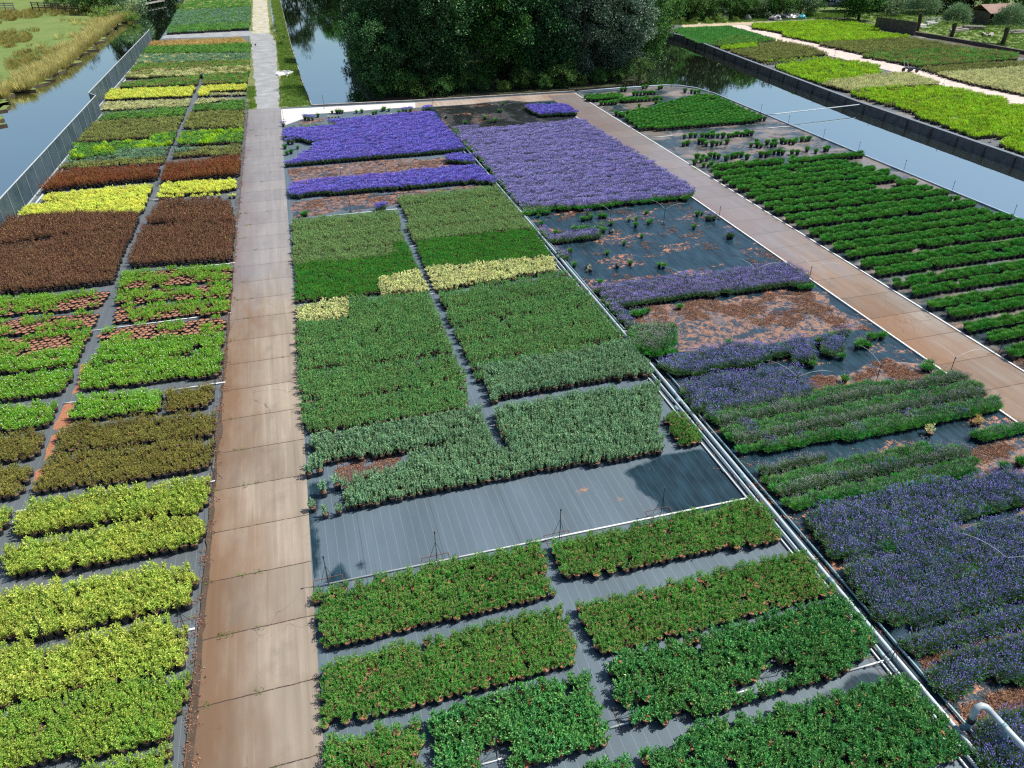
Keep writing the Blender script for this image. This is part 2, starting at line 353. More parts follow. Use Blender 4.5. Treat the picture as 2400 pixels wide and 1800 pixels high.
# water: one sheet under everything, reaching the horizon
tag(MB().add([(-900, -300, WATER_Z), (900, -300, WATER_Z), (900, 1500, WATER_Z), (-900, 1500, WATER_Z)], [(0, 1, 2, 3)]).build('canal_water', M['water']), kind='structure')
EL = -19.15      # edge of the beds on the fence side
nursery = [(EL, -40), (46.0, -40), (45.95, 34), (45.5, 50), (45.05, 74.2), (44.5, 77.3), (43.3, 79.0), (41.5, 79.75), (36, 79.75), (27.9, 79.6), (12.7, 80.1), (2.15, 81.0),
           (1.75, 92), (1.45, 119), (1.35, 178), (1.4, 330), (-17.2, 330), (-17.4, 128), (EL, 90)]
slab('ground', nursery, 0.0, -1.6, M['cloth'], M['timber'])
WB = [poly('R2 700,690')[0]]
wood_isle = [(8.5, 84.2), (16, 82.6), (28, 82.2), (39, 82.6), (42.3, 86), (45.5, 93), (49, 104), (53, 119), (62, 123), (70, 200), (60, 330), (14, 330), (13.5, 175), (11.5, 150), (9.5, 118), (7.6, 95)]
slab('wooded_bank', wood_isle, -.35, -1.6, M['forest_floor'], M['earth'])
far_field = [(56.9, -40), (56.9, 44), (56.9, 66), (58.6, 95), (59.6, 109), (58.2, 121.5), (62.0, 122.0), (70, 200), (60.0, 330), (60, 900), (900, 900), (900, -40)]
slab('field', far_field, .0, -1.6, M['grass'], M['timber'])
mead = poly('R1 -600,1100|R1 -100,900|R1 0,735|R1 28,700|R1 20,665|R1 60,660|R1 200,640|R1 330,555|R1 480,475|R1 590,375|R1 660,320|R1 760,240|R1 840,170|R1 960,110|R1 1010,60|R1 1010,20|R1 1020,-40')
meadow = mead + [(-25, 330), (-700, 330), (-700, 20)]
slab('meadow', rough_edge(meadow[:15], .8, 1.1, 4)[:-1] + meadow[15:], -.36, -1.6, M['meadow'], M['earth'])
slab('far_land', [(-900, 330.2), (-700, 330), (1.4, 330.2), (60, 330.2), (60, 900.2), (900, 900.2), (900, 1400), (-900, 1400)], -.08, -1.6, M['meadow'])

# paths
pl = poly('R1 1830,808|R5 1660,1540|S5 1465,700|S5 1355,1643'); pr = poly('R1 2082,803|R6 210,0|R6 300,1080|S2 340,200|S6 420,640|S6 505,1640')
slab('concrete_path', [(-4.15, 81.0), (-4.78, 29.7), (-5.03, 15.4), (-5.2, 8), (-5.5, -20), (-2.1, -20), (-1.79, 8), (-1.67, 17.5), (-1.46, 27.9), (-1.25, 59.8), (-.96, 81.0)], .05, -.02, M['path_main'])
slab('side_path', [(26.62, -20), (30.0, -20), (30.05, 33.7), (30.22, 53.3), (30.35, 78.3), (26.95, 78.3), (26.82, 69), (26.75, 45)], .05, -.02, M['path_side'])
slab('cross_path', poly('R2 1180,762|R2 2212,697|R3 900,806') + [(30.35, 78.9), (30.35, 78.3), (26.95, 78.3), (26.95, 76.2)] + poly('R3 500,885|R3 330,868|R3 0,905') + poly('R2 1180,802'), .046, -.02, M['path_cross'])
slab('pale_apron', poly('R2 185,812|R2 1000,770|R2 1180,762|R2 1180,802|R2 1110,798|R2 540,840|R2 352,852|R2 350,880|R2 210,930|R2 192,905'), .042, -.02, M['concrete_white'])
mbk = MB()   # joints of the cross path slabs are a bevelled seam: thin dark strips
slab('cross_edge', [(2.2, 80.95), (12.7, 80.05), (27.9, 79.55), (30.4, 79.4), (30.4, 79.2), (27.9, 79.35), (12.7, 79.85), (2.2, 80.7)], .16, -.3, M['timber_grey'])
slab('grass_verge', [(-1.0, 81.05), (2.0, 81.0), (1.7, 92), (1.4, 119), (1.3, 178), (1.3, 200), (-4.4, 200), (-4.4, 90), (-4.25, 81.05)], .008, -.02, M['grass_dry'])
slab('gravel_road', rough_edge([(-3.35, 81.06), (-1.1, 81.06), (-.9, 94.6), (-.55, 121), (-.8, 128), (-1.6, 133), (-3.0, 135), (-17.1, 136.5), (-17.2, 131.2), (-4.3, 129.8), (-4.05, 121), (-3.6, 95)], 1.0, .12, 2), .016, -.02, M['gravel'])
slab('gravel_track', rough_edge([(-3.95, 132), (-1.3, 132), (-1.25, 172), (-1.1, 210), (-4.1, 210), (-4.0, 172)], 1.2, .12, 3), .024, -.02, M['gravel_pale'])
# kerb boards either side of the side path
for nm, xa, xb, h in (('path_edging', 26.56, 26.64, .07), ('path_edging', 30.06, 30.14, .07)):
    y1 = 69 if xa < 28 else 78.5
    slab(nm, [(xa, -20), (xb, -20), (xb + .13, y1), (xa + .13, y1)], h, -.02, M['white'])
# ground cloth laid over the slab
slab('cloth_left', [(EL, -39), (-5.55, -39), (-5.2, 8), (-4.8, 29.7), (-4.2, 81), (-4.45, 90), (-4.5, 129.5), (-17.3, 130.5), (-18.4, 120), (EL + .02, 88)], .004, -.01, M['cloth_left'])
slab('cloth_lavender', [(14.2, -39), (26.55, -39), (26.7, 45), (26.8, 69), (26.85, 76.0), (24, 76.2), (17, 77.2), (13.2, 77.4), (13.7, 60)], .004, -.01, M['cloth_wet'])
slab('cloth_east', [(30.15, -39), (45.9, -39), (45.85, 34), (45.4, 50), (44.95, 74.2), (44.4, 77.2), (43.2, 78.9), (41.4, 79.6), (30.6, 79.3)], .004, -.01, M['cloth_east'])
wet_polys = [poly('S3 820,810|S3 1000,740|S3 1100,690|S3 1230,670|S3 1400,640|S3 1480,700|S3 1760,960|S3 1800,1010|S3 1820,1060|S3 1500,1100|S3 1200,1160|S3 1100,1090|S3 1050,1010|S3 940,950|S3 900,860'),
    poly('S2 395,900|S2 560,880|S2 480,980|S2 430,1160|S2 470,1330|S2 470,1480|S2 430,1643|S6 430,330|S6 410,200|S2 395,1200'), poly('S2 560,1560|S2 620,1480|S2 690,1600|S2 640,1643|S2 560,1650|S2 500,1640'), poly('S2 730,1500|S2 780,1470|S2 830,1500|S2 780,1530'),
    poly('S8 620,1150|S8 850,1040|S8 930,960|S8 1060,930|S8 1160,960|S8 1290,940|S8 1330,980|S8 1000,1060|S8 830,1110|S8 640,1190')]
def sdf(x, y, P):
    d = 1e9
    for i in range(len(P)):
        ax, ay = P[i]; bx, by = P[(i + 1) % len(P)]; vx, vy = bx - ax, by - ay
        t = max(0, min(1, ((x - ax) * vx + (y - ay) * vy) / (vx * vx + vy * vy + 1e-9))); d = min(d, math.hypot(x - ax - vx * t, y - ay - vy * t))
    return d if inside((x, y), P) else -d
x0, x1, y0, y1, st = -1.58, 13.62, 4.0, 25.0, .16
nx, ny = int((x1 - x0) / st) + 1, int((y1 - y0) / st) + 1; vs = []; wv_ = []
for j in range(ny):
    for i in range(nx):
        x = x0 + (x1 - x0) * i / (nx - 1); y = y0 + (y1 - y0) * j / (ny - 1); d = max(sdf(x, y, P) for P in wet_polys)
        vs.append((x if i else x - (1 - (y - 4) / 21) * .15, y, .004)); wv_.append(max(0, min(1, .5 + d / .5)))
mb_ = MB().add(vs, [(j * nx + i, j * nx + i + 1, (j + 1) * nx + i + 1, (j + 1) * nx + i) for j in range(ny - 1) for i in range(nx - 1)])
bc = tag(mb_.build('centre_cloth', cloth_mat('ground_cloth_stained', wet=(.012, .032, .045), debris=.02, wet_attr=True, seed=2)), kind='structure')
bc.data.attributes.new('wet', 'FLOAT', 'POINT').data.foreach_set('value', wv_)
def litter(s, seed, lvl=2, r=.25): slab('littered_cloth', rough_edge(poly(s), .4, r, seed), .004 * lvl, -.01, M['cloth_debris'])
litter('R6 255,230|R6 960,165|R6 1650,110|R6 1690,120|R6 1040,205|R6 1030,255|R6 290,350|R6 270,300', 1)
litter('R2 235,1250|R2 900,1190|R2 1400,1170|R2 1560,1200|R2 1600,1240|R2 940,1300|R2 260,1370', 2)
litter('R7 1000,1000|R7 1700,940|R7 2180,890|R8 700,900|R8 800,1010|R8 1090,1180|R8 640,1230|R7 1900,1300|R7 1250,1340|R7 1180,1240|R7 1130,1160|R7 900,1120', 3)
litter('R8 560,1560|R8 900,1480|R8 1200,1400|R8 1450,1440|R8 1500,1530|R8 1200,1600|R8 800,1640|R8 600,1600', 4)
litter('S4 1850,640|S4 2212,560|S4 2400,540|S4 2400,760|S4 2212,800|S4 1850,860', 5)
litter('S4 1690,1220|S4 2212,1100|S4 2400,1060|S4 2400,1120|S4 2212,1160|S4 1660,1290', 6)
litter('S8 1440,850|S8 1700,800|S8 2212,620|S8 2212,680|S8 1600,900|S8 1560,960', 12)
litter('S8 1740,1180|S8 1900,1130|S8 2250,1060|S8 2250,1180|S8 1950,1330|S8 1850,1300', 13)
litter('R2 300,910|R2 340,890|R2 520,870|R2 500,900|R2 330,925', 14, 2, .1)
litter('R2 1060,830|R2 1160,810|R2 1250,820|R2 1230,835', 15, 2, .1)
slab('dark_cloth', poly('R2 1310,800|R3 330,872|R3 500,890|R3 930,1010|R3 960,1045|R3 560,1090|R3 0,1140|R2 1480,980'), .012, -.01, cloth_mat('cloth_dark', dry=(.03, .032, .034), wet=(.02, .024, .026), wetness=.3, debris=.22, dcol=(.36, .15, .08), seed=55))
# bark mulch in the gutter between the fence-side beds
def mulch(s, seed): slab('bark_mulch', rough_edge(poly(s), .2, .07, seed), .012, -.01, M['bark'])
mulch('R5 600,1440|R5 665,1420|R5 640,1500|R5 610,1560|S1 620,100|S1 600,200|S1 530,240|S1 570,150|S1 590,20', 1)
mulch('S1 480,310|S1 560,300|S1 520,400|S1 520,470|S1 400,500|S1 440,400', 2)
mulch('S1 380,540|S1 470,500|S1 410,600|S1 400,700|S1 320,730|S1 350,640', 3)
mulch('S1 260,800|S1 340,770|S1 300,870|S1 240,880', 4)
mulch('R5 700,1230|R5 760,1200|R5 800,1210|R5 760,1240', 5)
# dirt strip along the main path
slab('dirt_strip', rough_edge([(-5.12, 8), (-4.92, 8), (-4.78, 24), (-4.6, 40), (-4.68, 40), (-4.92, 24)], .3, .05, 3), .06, -.01, M['earth'])
slab('dirt_strip', [(-5.45, 2), (-5.2, 2), (-5.2, 8), (-5.35, 8)], .012, -.01, M['earth'])
# field across the canal: cloth, pale track
slab('field_cloth', [(57.1, -39), (97, -39), (97.0, 60), (95.5, 122), (62, 124), (58.8, 121), (60.1, 109), (59.0, 95), (57.2, 66)], .006, -.01, M['cloth_far'])
trk = poly('R4 280,165|R4 400,165|R4 880,290|R4 1500,450|R4 2212,618') + [(82.5, 30), (82.5, -30), (78.5, -30), (78.5, 30)] + poly('R4 2212,690|R4 2100,675|R4 1400,475|R4 900,350|R4 620,270')
print('track', [(round(a), round(b)) for a, b in trk])
slab('pale_track', trk, .03, -.01, M['path_far'])
slab('sandy_ground', rough_edge(poly('R4 0,150|R4 300,142|R4 560,140|R4 900,130|R4 900,140|R4 450,165|R4 280,168|R4 0,180'), 1.5, .3, 2), .018, -.01, plain('sandy', (.42, .35, .24), .9, var=.2, scale=.5))
# ditch behind the far beds: a flat dark strip stands in for its shade
slab('ditch', [(95.6, 30), (98.5, 30), (98.0, 70), (97.2, 122), (95.0, 122), (95.6, 70)], .02, -.01, M['earth'])
# long timber edge along the far side of the canal
def long_piece(name, label, cat, pts, w, z0, z1, mat):
    mb = MB()
    for a, b in zip(pts[:-1], pts[1:]):
        mb.box((min(a[0], b[0]) - w / 2, a[1], z0), (max(a[0], b[0]) + w / 2, b[1], z1))
    return tag(mb.build(name, mat), label, cat)
M['board_grey'] = plain('silvered_boards', (.15, .155, .16), .8, var=.35, scale=1.5)
rw = empty('retaining_wall', (56.85, 60, 0)); tag(rw, 'dark timber retaining wall with planks along the far canal bank', 'retaining wall')
pts = [(56.8, 5), (56.8, 44), (56.8, 66), (58.5, 95), (59.5, 109), (58.1, 121)]
for a, b in zip(pts[:-1], pts[1:]):
    MB().bar((a[0] - .06, a[1], -.22), (b[0] - .06, b[1], -.22), .06, .95).build('board', M['board_grey'], rw).location = (-56.85, -60, 0)
    k = int(abs(b[1] - a[1]) / 3.0)
    MB().bar((a[0] + .1, a[1], .27), (b[0] + .1, b[1], .27), .42, .05).build('cap_rail', plain('slate_cap', (.15, .18, .21), .55), rw).location = (-56.85, -60, 0)
npost = 0
for y in np.arange(18, 108, 3.1):
    x = np.interp(y, [p[1] for p in pts], [p[0] for p in pts])
    if npost < 40: MB().tube([(x - .17, y, -1.2), (x - .17, y, .2)], .07, 6).build('post', M['timber'], rw).location = (-56.85, -60, 0); npost += 1
# timber rail of the middle canal
me_ = empty('canal_revetment', (1.6, 100, 0)); tag(me_, 'weathered timber revetment along the grass verge of the middle canal', 'revetment')
for a, b in (((2.1, 81.1), (1.75, 92)), ((1.75, 92), (1.45, 119)), ((1.45, 119), (1.35, 178))):
    MB().bar((a[0] + .05, a[1], -.2), (b[0] + .05, b[1], -.2), .07, .62).build('board', M['timber_grey'], me_).location = (-1.6, -100, 0)

# ------------------------------------------------------------------ pipes
def pipe(name, label, cat, pts, rad, mat, group=None, collars=0, n=8):
    """a pipe laid on the ground, with darker sleeve couplings"""
    o = MB().tube(pts, rad, n).build(name, mat, smooth=True); tag(o, label, cat, group)
    if collars:
        a = Vector(pts[0]); b = Vector(pts[-1]); L = (b - a).length; k = int(L / collars)
        for i in range(1, k):
            if i > 40: break
            p = a.lerp(b, (i + .3) / k); d = (b - a).normalized() * .12
            if in_view(p.x, p.y, 0): MB().tube([p - d, p + d], rad * 1.22, n).build('coupling', M['pvc_dark'], o, True)
    return o
pipe('supply_pipe', 'thickest grey PVC main pipe running between the lavender and the centre beds', 'pipe', [(14.02, -5, .15), (13.97, 12, .15), (14.03, 24, .15), (13.98, 36, .15), (13.95, 45, .15), (13.85, 62, .12)], .068, M['pvc'], 'main pipes between the beds', 5.0, 12)
pipe('supply_pipe', 'second grey pipe of the bundle, just off the centre beds', 'pipe', [(13.80, -5, .10), (13.73, 9, .10), (13.79, 20, .10), (13.74, 31, .10), (13.74, 46, .10), (13.3, 70, .07)], .045, M['pvc'], 'main pipes between the beds', 6.1, 10)
pipe('supply_pipe', 'thin teal pipe of the bundle on the lavender side', 'pipe', [(14.42, -5, .08), (14.36, 12, .08), (14.28, 22, .1), (14.5, 22.3, .08), (14.5, 28.6, .08), (14.18, 28.6, .16), (14.1, 50, .12)], .038, M['pvc_dark'], 'main pipes between the beds', 0)
pipe('supply_pipe', 'thin white pipe of the bundle hugging the edge of the centre beds', 'pipe', [(13.50, -5, .05), (13.56, 12, .05), (13.50, 22, .05), (13.54, 30, .05), (13.5, 45, .05)], .034, M['pvc_white'], 'main pipes between the beds', 3.0)
pipe('cross_feeder', 'short pale feeder pipe joining the main pipes beside the violet strip', 'pipe', [(13.4, 28.9, .12), (14.55, 28.2, .12)], .04, M['pvc_white'])
pipe('cross_feeder', 'short pale feeder pipe crossing the main pipes beside the purple lavender block', 'pipe', [(13.3, 26.9, .22), (14.0, 26.8, .28), (14.4, 26.6, .1)], .04, M['pvc_white'])
# raised gooseneck
gn = empty('standpipe', (14.5, 5.2, 0)); tag(gn, 'large grey gooseneck pipe rising over lavender at the bundle end', 'standpipe')
def gz(x, y, z): a = G('S8', x, y, z); return (a[0] - 14.5, a[1] - 5.2, z)
MB().tube([gz(1740, 1345, .17), gz(1790, 1340, .2), gz(1815, 1300, .45)], .085, 12).build('elbow', M['pvc_dark'], gn, True)
MB().tube([gz(1815, 1300, .45), gz(1828, 1270, .62)], .1, 12).build('valve_collar', M['black'], gn, True)
MB().tube([gz(1828, 1270, .62), gz(1845, 1225, .85), gz(1868, 1195, 1.0), gz(1900, 1182, 1.03), gz(1935, 1195, 1.0), gz(1960, 1220, .96)], .088, 14).build('bend', M['pvc'], gn, True)
MB().tube([gz(1955, 1215, .96), gz(2060, 1330, .9), gz(2140, 1415, .86), gz(2290, 1570, .8)], .08, 14).build('pipe_run', M['pvc'], gn, True)
MB().tube([gz(2050, 1320, .91), gz(2075, 1347, .9)], .095, 12).build('coupling', M['pvc_dark'], gn, True)
MB().tube([gz(2085, 1360, .86), gz(2070, 1420, .45), gz(2040, 1460, .2), gz(2010, 1500, .1)], .07, 12).build('down_pipe', M['pvc_dark'], gn, True)
MB().tube([gz(2010, 1500, .1), gz(2030, 1450, .35), gz(2000, 1530, .08), gz(1940, 1580, .06)], .03, 8).build('hose', plain('grey_hose', (.35, .33, .31), .6), gn, True)
# white laterals that lie across the beds
def lateral(label, y, x0, x1, r=.03, slope=0.0):
    pipe('lateral_pipe', label, 'pipe', [(x0, y, r + .01), (x1, y + slope * (x1 - x0), r + .01)], r, M['pvc_white'], 'white lateral pipes across the beds')
lateral('long white lateral pipe at the near edge of the bare cloth', 16.44, -1.5, 13.6, .032, -.016)
def lat(c, x0, y0, x1, y1, label, r=.028):
    a = G(c, x0, y0); b = G(c, x1, y1); m_ = (a[1] + b[1]) / 2
    lateral(label, m_, a[0], b[0], r)
lat('S7', 700, 1355, 1100, 1250, 'white lateral pipe in the gap of the glossy shrubs next to the aisle')
lat('S8', 880, 935, 1250, 835, 'white lateral pipe end joining the main pipes by the glossy shrubs')
lat('S7', 1630, 1100, 1780, 1065, 'white lateral pipe piece showing inside the glossy shrub bed gap')
lat('S6', 1600, 1640, 1900, 1560, 'white lateral pipe piece under the tripod in the lowest glossy bed')
lat('R6', 270, 358, 1050, 295, 'white lateral pipe along the far edge of the pale green shrubs')
lat('R6', 1110, 566, 1190, 563, 'short white lateral end in the aisle by the emerald shrubs')
lat('R6', 1230, 925, 1340, 915, 'short white lateral end in the aisle below the cream shrubs')
lat('S2', 1725, 475, 1795, 465, 'short white lateral end in the aisle between grey green beds')
lat('R5', 870, 765, 1740, 705, 'white lateral pipe in front of the dark brown shrubs')
lat('R5', 30, 1250, 1710, 1080, 'white lateral pipe between the half-empty pot rows')
lat('R5', 1110, 218, 1180, 217, 'white lateral end in the aisle between yellow shrubs')
lat('R5', 1010, 466, 1060, 463, 'white lateral end in the aisle between brown shrubs')
lat('R5', 1720, 418, 1765, 416, 'white lateral stub at the path beside brown shrubs')
lat('S1', 1210, 210, 1670, 160, 'white lateral pipe behind the small olive bed', .035)
lat('S1', 470, 305, 575, 295, 'white lateral pipe crossing the mulch aisle')
lat('S1', 1540, 890, 1600, 885, 'white lateral stub behind the golden shrubs at the path', .035)
lat('S1', 110, 1110, 200, 1098, 'white lateral stub across the aisle beside the golden shrubs', .035)
lat('S5', 1300, 645, 1445, 622, 'white lateral stub between golden beds at the path', .035)
lat('R1', 1280, 1105, 1320, 1103, 'white lateral end in the aisle by blue green shrubs')
lat('R2', 590, 1250, 640, 1248, 'white lateral stub beside the violet block')
lat('R8', 2020, 1352, 2300, 1356, 'white lateral pipe on bare cloth at the end of the round plants', .045)
lat('R4', 450, 842, 690, 820, 'white lateral pipe over dusty cloth to the canal edge', .03)
lat('R3', 1540, 1190, 1760, 1180, 'white lateral pipe at the near side of the dense round plants', .03)
lat('R3', 1200, 975, 1330, 972, 'white lateral pipe by the side path among round plants', .03)
pipe('rising_main', 'long blue white pipe lying on the near bank edge of the canal', 'pipe', [(45.85, 10, .06), (45.8, 34, .06), (45.35, 50, .06), (44.9, 74.2, .06), (44.3, 77.2, .06), (43.1, 78.9, .06), (41.4, 79.6, .06), (36, 79.65, .06), (31, 79.4, .06)], .06, plain('blue_white_pvc', (.55, .66, .74), .35), None, 0)
a = G('R4', 555, 750); b = G('R4', 1130, 685)
pipe('canal_pipe', 'thin pale pipe spanning the canal to the far bank', 'pipe', [(a[0] - .2, a[1], .1), (a[0] + 1, a[1], .12), (b[0] + .3, b[1], .1)], .05, M['pvc'])

# ------------------------------------------------------------------ mesh fence along the water
fn = empty('mesh_fence', (-18.8, 60, 0)); tag(fn, 'long grey windbreak mesh fence with pale top rail beside the canal', 'fence')
netm, nt, b = newmat('windbreak_mesh'); p_ = pos(nt)
nt.links.new(ramp(nt, nz(nt, p_, .5, 4, .6), [(.3, (.03, .06, .08)), (.7, (.08, .12, .15))]), b.inputs['Base Color']); b.inputs['Roughness'].default_value = .5
tr = nt.nodes.new('ShaderNodeBsdfTransparent'); ms = nt.nodes.new('ShaderNodeMixShader'); ms.inputs[0].default_value = .16
nt.links.new(b.outputs[0], ms.inputs[1]); nt.links.new(tr.outputs[0], ms.inputs[2]); nt.links.new(ms.outputs[0], nt.nodes['Material Output'].inputs[0])
runs = [((-19.1, 30), (-18.95, 50)), ((-18.95, 50), (-18.1, 83.0)), ((-18.1, 83.0), (-19.0, 84.5)), ((-19.0, 84.5), (-18.0, 127))]
off = (18.8, -60, 0); FH = 1.85
cap = plain('fence_rail', (.55, .60, .63), .45)
for a, b2 in runs:
    L = math.dist(a, b2); k = max(1, round(L / 2.1))
    MB().bar((*a, FH), (*b2, FH), .045, .05).build('top_rail', cap, fn).location = off
    MB().bar((*a, .05), (*b2, .05), .08, .08).build('bottom_rail', cap, fn).location = off
    for i in range(k):
        p0 = Vector(a).lerp(Vector(b2), i / k); p1 = Vector(a).lerp(Vector(b2), (i + 1) / k)
        bar = MB().bar((p0.x, p0.y, .95), (p1.x, p1.y, .95), .012, FH - .12)
        bar.build('mesh_panel', netm, fn).location = off
        MB().tube([(p0.x + .03, p0.y, 0), (p0.x + .03, p0.y, FH)], .03, 6).build('post', M['steel'], fn).location = off
# drain pipe at the fence foot
pipe('fence_foot_pipe', 'pale plastic pipe lying at the foot of the mesh fence', 'pipe', [(-18.45, 48, .06), (-18.3, 56, .06), (-17.9, 70, .06), (-17.75, 82, .06)], .06, M['pvc'])
pipe('fence_foot_pipe', 'pale plastic pipe at the fence foot beyond the corner', 'pipe', [(-18.4, 86, .06), (-18.0, 110, .06), (-17.6, 126, .06)], .06, M['pvc'])
# ================================================================== PLANTS IN POTS
def leaves(mb, P, D, Wd, L, W, m=0, fold=.25, rng=None):
    """one folded leaf per row: base P, direction D, side Wd"""
    P = np.asarray(P); D = np.asarray(D); Wd = np.asarray(Wd); n = len(P)
    D = D / np.linalg.norm(D, axis=1)[:, None]; Wd = np.cross(D, Wd); Wd = Wd / (np.linalg.norm(Wd, axis=1)[:, None] + 1e-9)
    Nn = np.cross(Wd, D); L = np.broadcast_to(L, n)[:, None]; W = np.broadcast_to(W, n)[:, None]
    a = P; t = P + D * L - Nn * L * .12; l = P + D * L * .45 + Wd * W / 2 + Nn * W * fold; r = P + D * L * .45 - Wd * W / 2 + Nn * W * fold
    b = len(mb.v); arr = np.stack([a, l, t, r], 1).reshape(-1, 3)
    mb.v.extend(map(tuple, arr.tolist())); mb.f.extend([(b + 4 * i, b + 4 * i + 3, b + 4 * i + 2, b + 4 * i + 1) for i in range(n)]); mb.m.extend([m] * n)
def leafy(seed, sprigs, per, Rr, H, L, W, tilt=.9, z0=.19, m=0, droop=0.0, shoot=.15, spread=1.0):
    """sprigs fan out of the pot, leaves alternate along each"""
    rg = np.random.default_rng(seed); mb = MB(); P = []; D = []; S = []; LL = []
    for s in range(sprigs):
        az = rg.uniform(0, 2 * math.pi); u = math.sqrt((s + rg.uniform(0, 1)) / sprigs)
        end = np.array([math.cos(az) * Rr * u, math.sin(az) * Rr * u, H * (1 - .38 * u * u) * rg.uniform(.82, 1.0) + (H * .28 if rg.random() < shoot else 0)])
        st = np.array([math.cos(az) * .04, math.sin(az) * .04, 0.0]); mid = (st + end) / 2 + np.array([math.cos(az), math.sin(az), .2]) * Rr * .16
        for k in range(per):
            t = .25 + .75 * (k + rg.uniform(0, .6)) / per
            p = (1 - t) ** 2 * st + 2 * t * (1 - t) * mid + t * t * end; ax = 2 * (1 - t) * (mid - st) + 2 * t * (end - mid); ax /= np.linalg.norm(ax)
            a2 = k * 2.4 + az + rg.uniform(-.4, .4); o = np.array([math.cos(a2), math.sin(a2), .25 + rg.uniform(-.25, .35) - droop])
            d = o * tilt + ax * (1.0 if t > .9 else .45)
            P.append(p + [0, 0, z0]); D.append(d); S.append([0, 0, 1] + rg.normal(0, .35, 3)); LL.append(rg.uniform(.7, 1.15))
    LL = np.array(LL); leaves(mb, P, D, S, L * LL, W * LL, m)
    return mb
def blades(mb, rg, n, Rr, H, w, z0, m, fan=.6, low=.35, curve=.0):
    """narrow upright blades: lavender foliage, tufts"""
    az = rg.uniform(0, 2 * math.pi, n); u = np.sqrt(rg.uniform(0, 1, n)); hh = H * (1 - .45 * u ** 2.2) * rg.uniform(low, 1.0, n) ** .5
    base = np.stack([np.cos(az) * u * Rr * .5, np.sin(az) * u * Rr * .5, np.full(n, z0) + hh * .25 * rg.uniform(0, 1.4, n)], 1)
    tip = np.stack([np.cos(az) * u * Rr * (1 + fan * .3), np.sin(az) * u * Rr * (1 + fan * .3), z0 + hh], 1) + rg.normal(0, .012, (n, 3))
    S = np.stack([-np.sin(az), np.cos(az), np.zeros(n)], 1) + rg.normal(0, .6, (n, 3))
    D = tip - base; L = np.linalg.norm(D, axis=1); leaves(mb, base, D, np.cross(D, S), L, w, m, .15)
def spikes(mb, rg, n, Rr, H, z0, ms, mf, fl=.05, fw=.016, fan=1.0, hv=.25):
    """flower stems that fan out, each ending in a spindle of florets"""
    for i in range(n):
        az = rg.uniform(0, 2 * math.pi); u = math.sqrt(rg.uniform(0, 1)); h = H * (1 - .22 * u * u) * rg.uniform(1 - hv, 1.04)
        b = Vector((math.cos(az) * u * Rr * .35, math.sin(az) * u * Rr * .35, z0 + .1)); t = Vector((math.cos(az) * u * Rr * 1.25 * fan, math.sin(az) * u * Rr * 1.25 * fan, z0 + h)) + Vector(rg.normal(0, .015, 3))
        d = (t - b).normalized(); s = d.orthogonal().normalized(); y = d.cross(s); q = t - d * fl
        w = .0022
        mb.add([b - s * w, b + s * w, q + s * w, q - s * w], [(0, 1, 2, 3)], ms)
        c = q + d * fl * .4; k = fw / 2 * rg.uniform(.8, 1.25)
        vs = [q] + [c + s * k, c + y * k, c - s * k, c - y * k] + [t]
        mb.add(vs, [(0, 2, 1), (0, 3, 2), (0, 4, 3), (0, 1, 4), (5, 1, 2), (5, 2, 3), (5, 3, 4), (5, 4, 1)], mf)
def pot_mb(r=.115, h=.19, n=12, m=0):
    return MB().lathe([(r * .02, .004), (r * .74, .0), (r * .97, h * .9), (r * 1.06, h * .9), (r * 1.06, h), (r * .97, h), (r * .95, h * .86)], n, m)
def soil_mb(r=.115, h=.19, n=12, m=0, seed=0):
    rg = random.Random(seed); mb = MB(); vs = [(0, 0, h * .93)]
    for k in range(n): a = 2 * math.pi * k / n; vs.append((math.cos(a) * r * .6, math.sin(a) * r * .6, h * (.9 + .05 * rg.random())))
    for k in range(n): a = 2 * math.pi * k / n; vs.append((math.cos(a) * r * .96, math.sin(a) * r * .96, h * .86))
    fs = [(0, 1 + k, 1 + (k + 1) % n) for k in range(n)] + [(1 + k, 1 + n + k, 1 + n + (k + 1) % n, 1 + (k + 1) % n) for k in range(n)]
    return mb.add(vs, fs, m)

L_ = {}
def LM(k, *a, **kw): L_[k] = leafmat('leaf_' + k, *a, **kw)
LM('glossy', [(.018, .080, .020), (.035, .16, .036), (.07, .25, .06), (.22, .42, .15)], .28, .25, spec=.45)  # palest stop paints whitish highlights into the leaf colour
LM('bushy', [(.016, .085, .012), (.028, .15, .018), (.05, .22, .024), (.09, .30, .045), (.16, .36, .07), (.30, .24, .14)], .5, .3)
LM('greygreen', [(.055, .13, .06), (.10, .21, .10), (.17, .31, .16), (.30, .44, .27)], .42, .25, patch=.16)
LM('small', [(.022, .090, .022), (.045, .16, .04), (.085, .24, .06), (.17, .35, .11), (.27, .40, .16)], .45, .25)
LM('emerald', [(.012, .09, .010), (.024, .155, .016), (.05, .24, .025), (.12, .30, .04)], .5, .3, patch=.15)
LM('palegreen', [(.06, .15, .04), (.115, .22, .07), (.20, .31, .11), (.30, .39, .17)], .5, .25, patch=.15)
LM('cream', [(.10, .20, .05), (.50, .52, .22), (.72, .70, .36), (.80, .78, .48)], .5, .25, patch=.1)
LM('golden', [(.11, .21, .03), (.26, .36, .05), (.42, .50, .09), (.58, .60, .15)], .42, .35, patch=.12)
LM('goldgreen', [(.07, .18, .025), (.15, .30, .04), (.28, .42, .06), (.45, .52, .11)], .42, .35, patch=.2)
LM('olive', [(.045, .06, .012), (.11, .12, .02), (.20, .20, .04), (.27, .20, .07)], .5, .25, patch=.15)
LM('whitefl', [(.05, .17, .015), (.13, .33, .03), (.22, .45, .04), (.34, .52, .08)], .45, .35, patch=.12)
LM('brown', [(.035, .017, .012), (.085, .040, .024), (.16, .085, .045), (.34, .20, .10)], .45, .15, patch=.15)
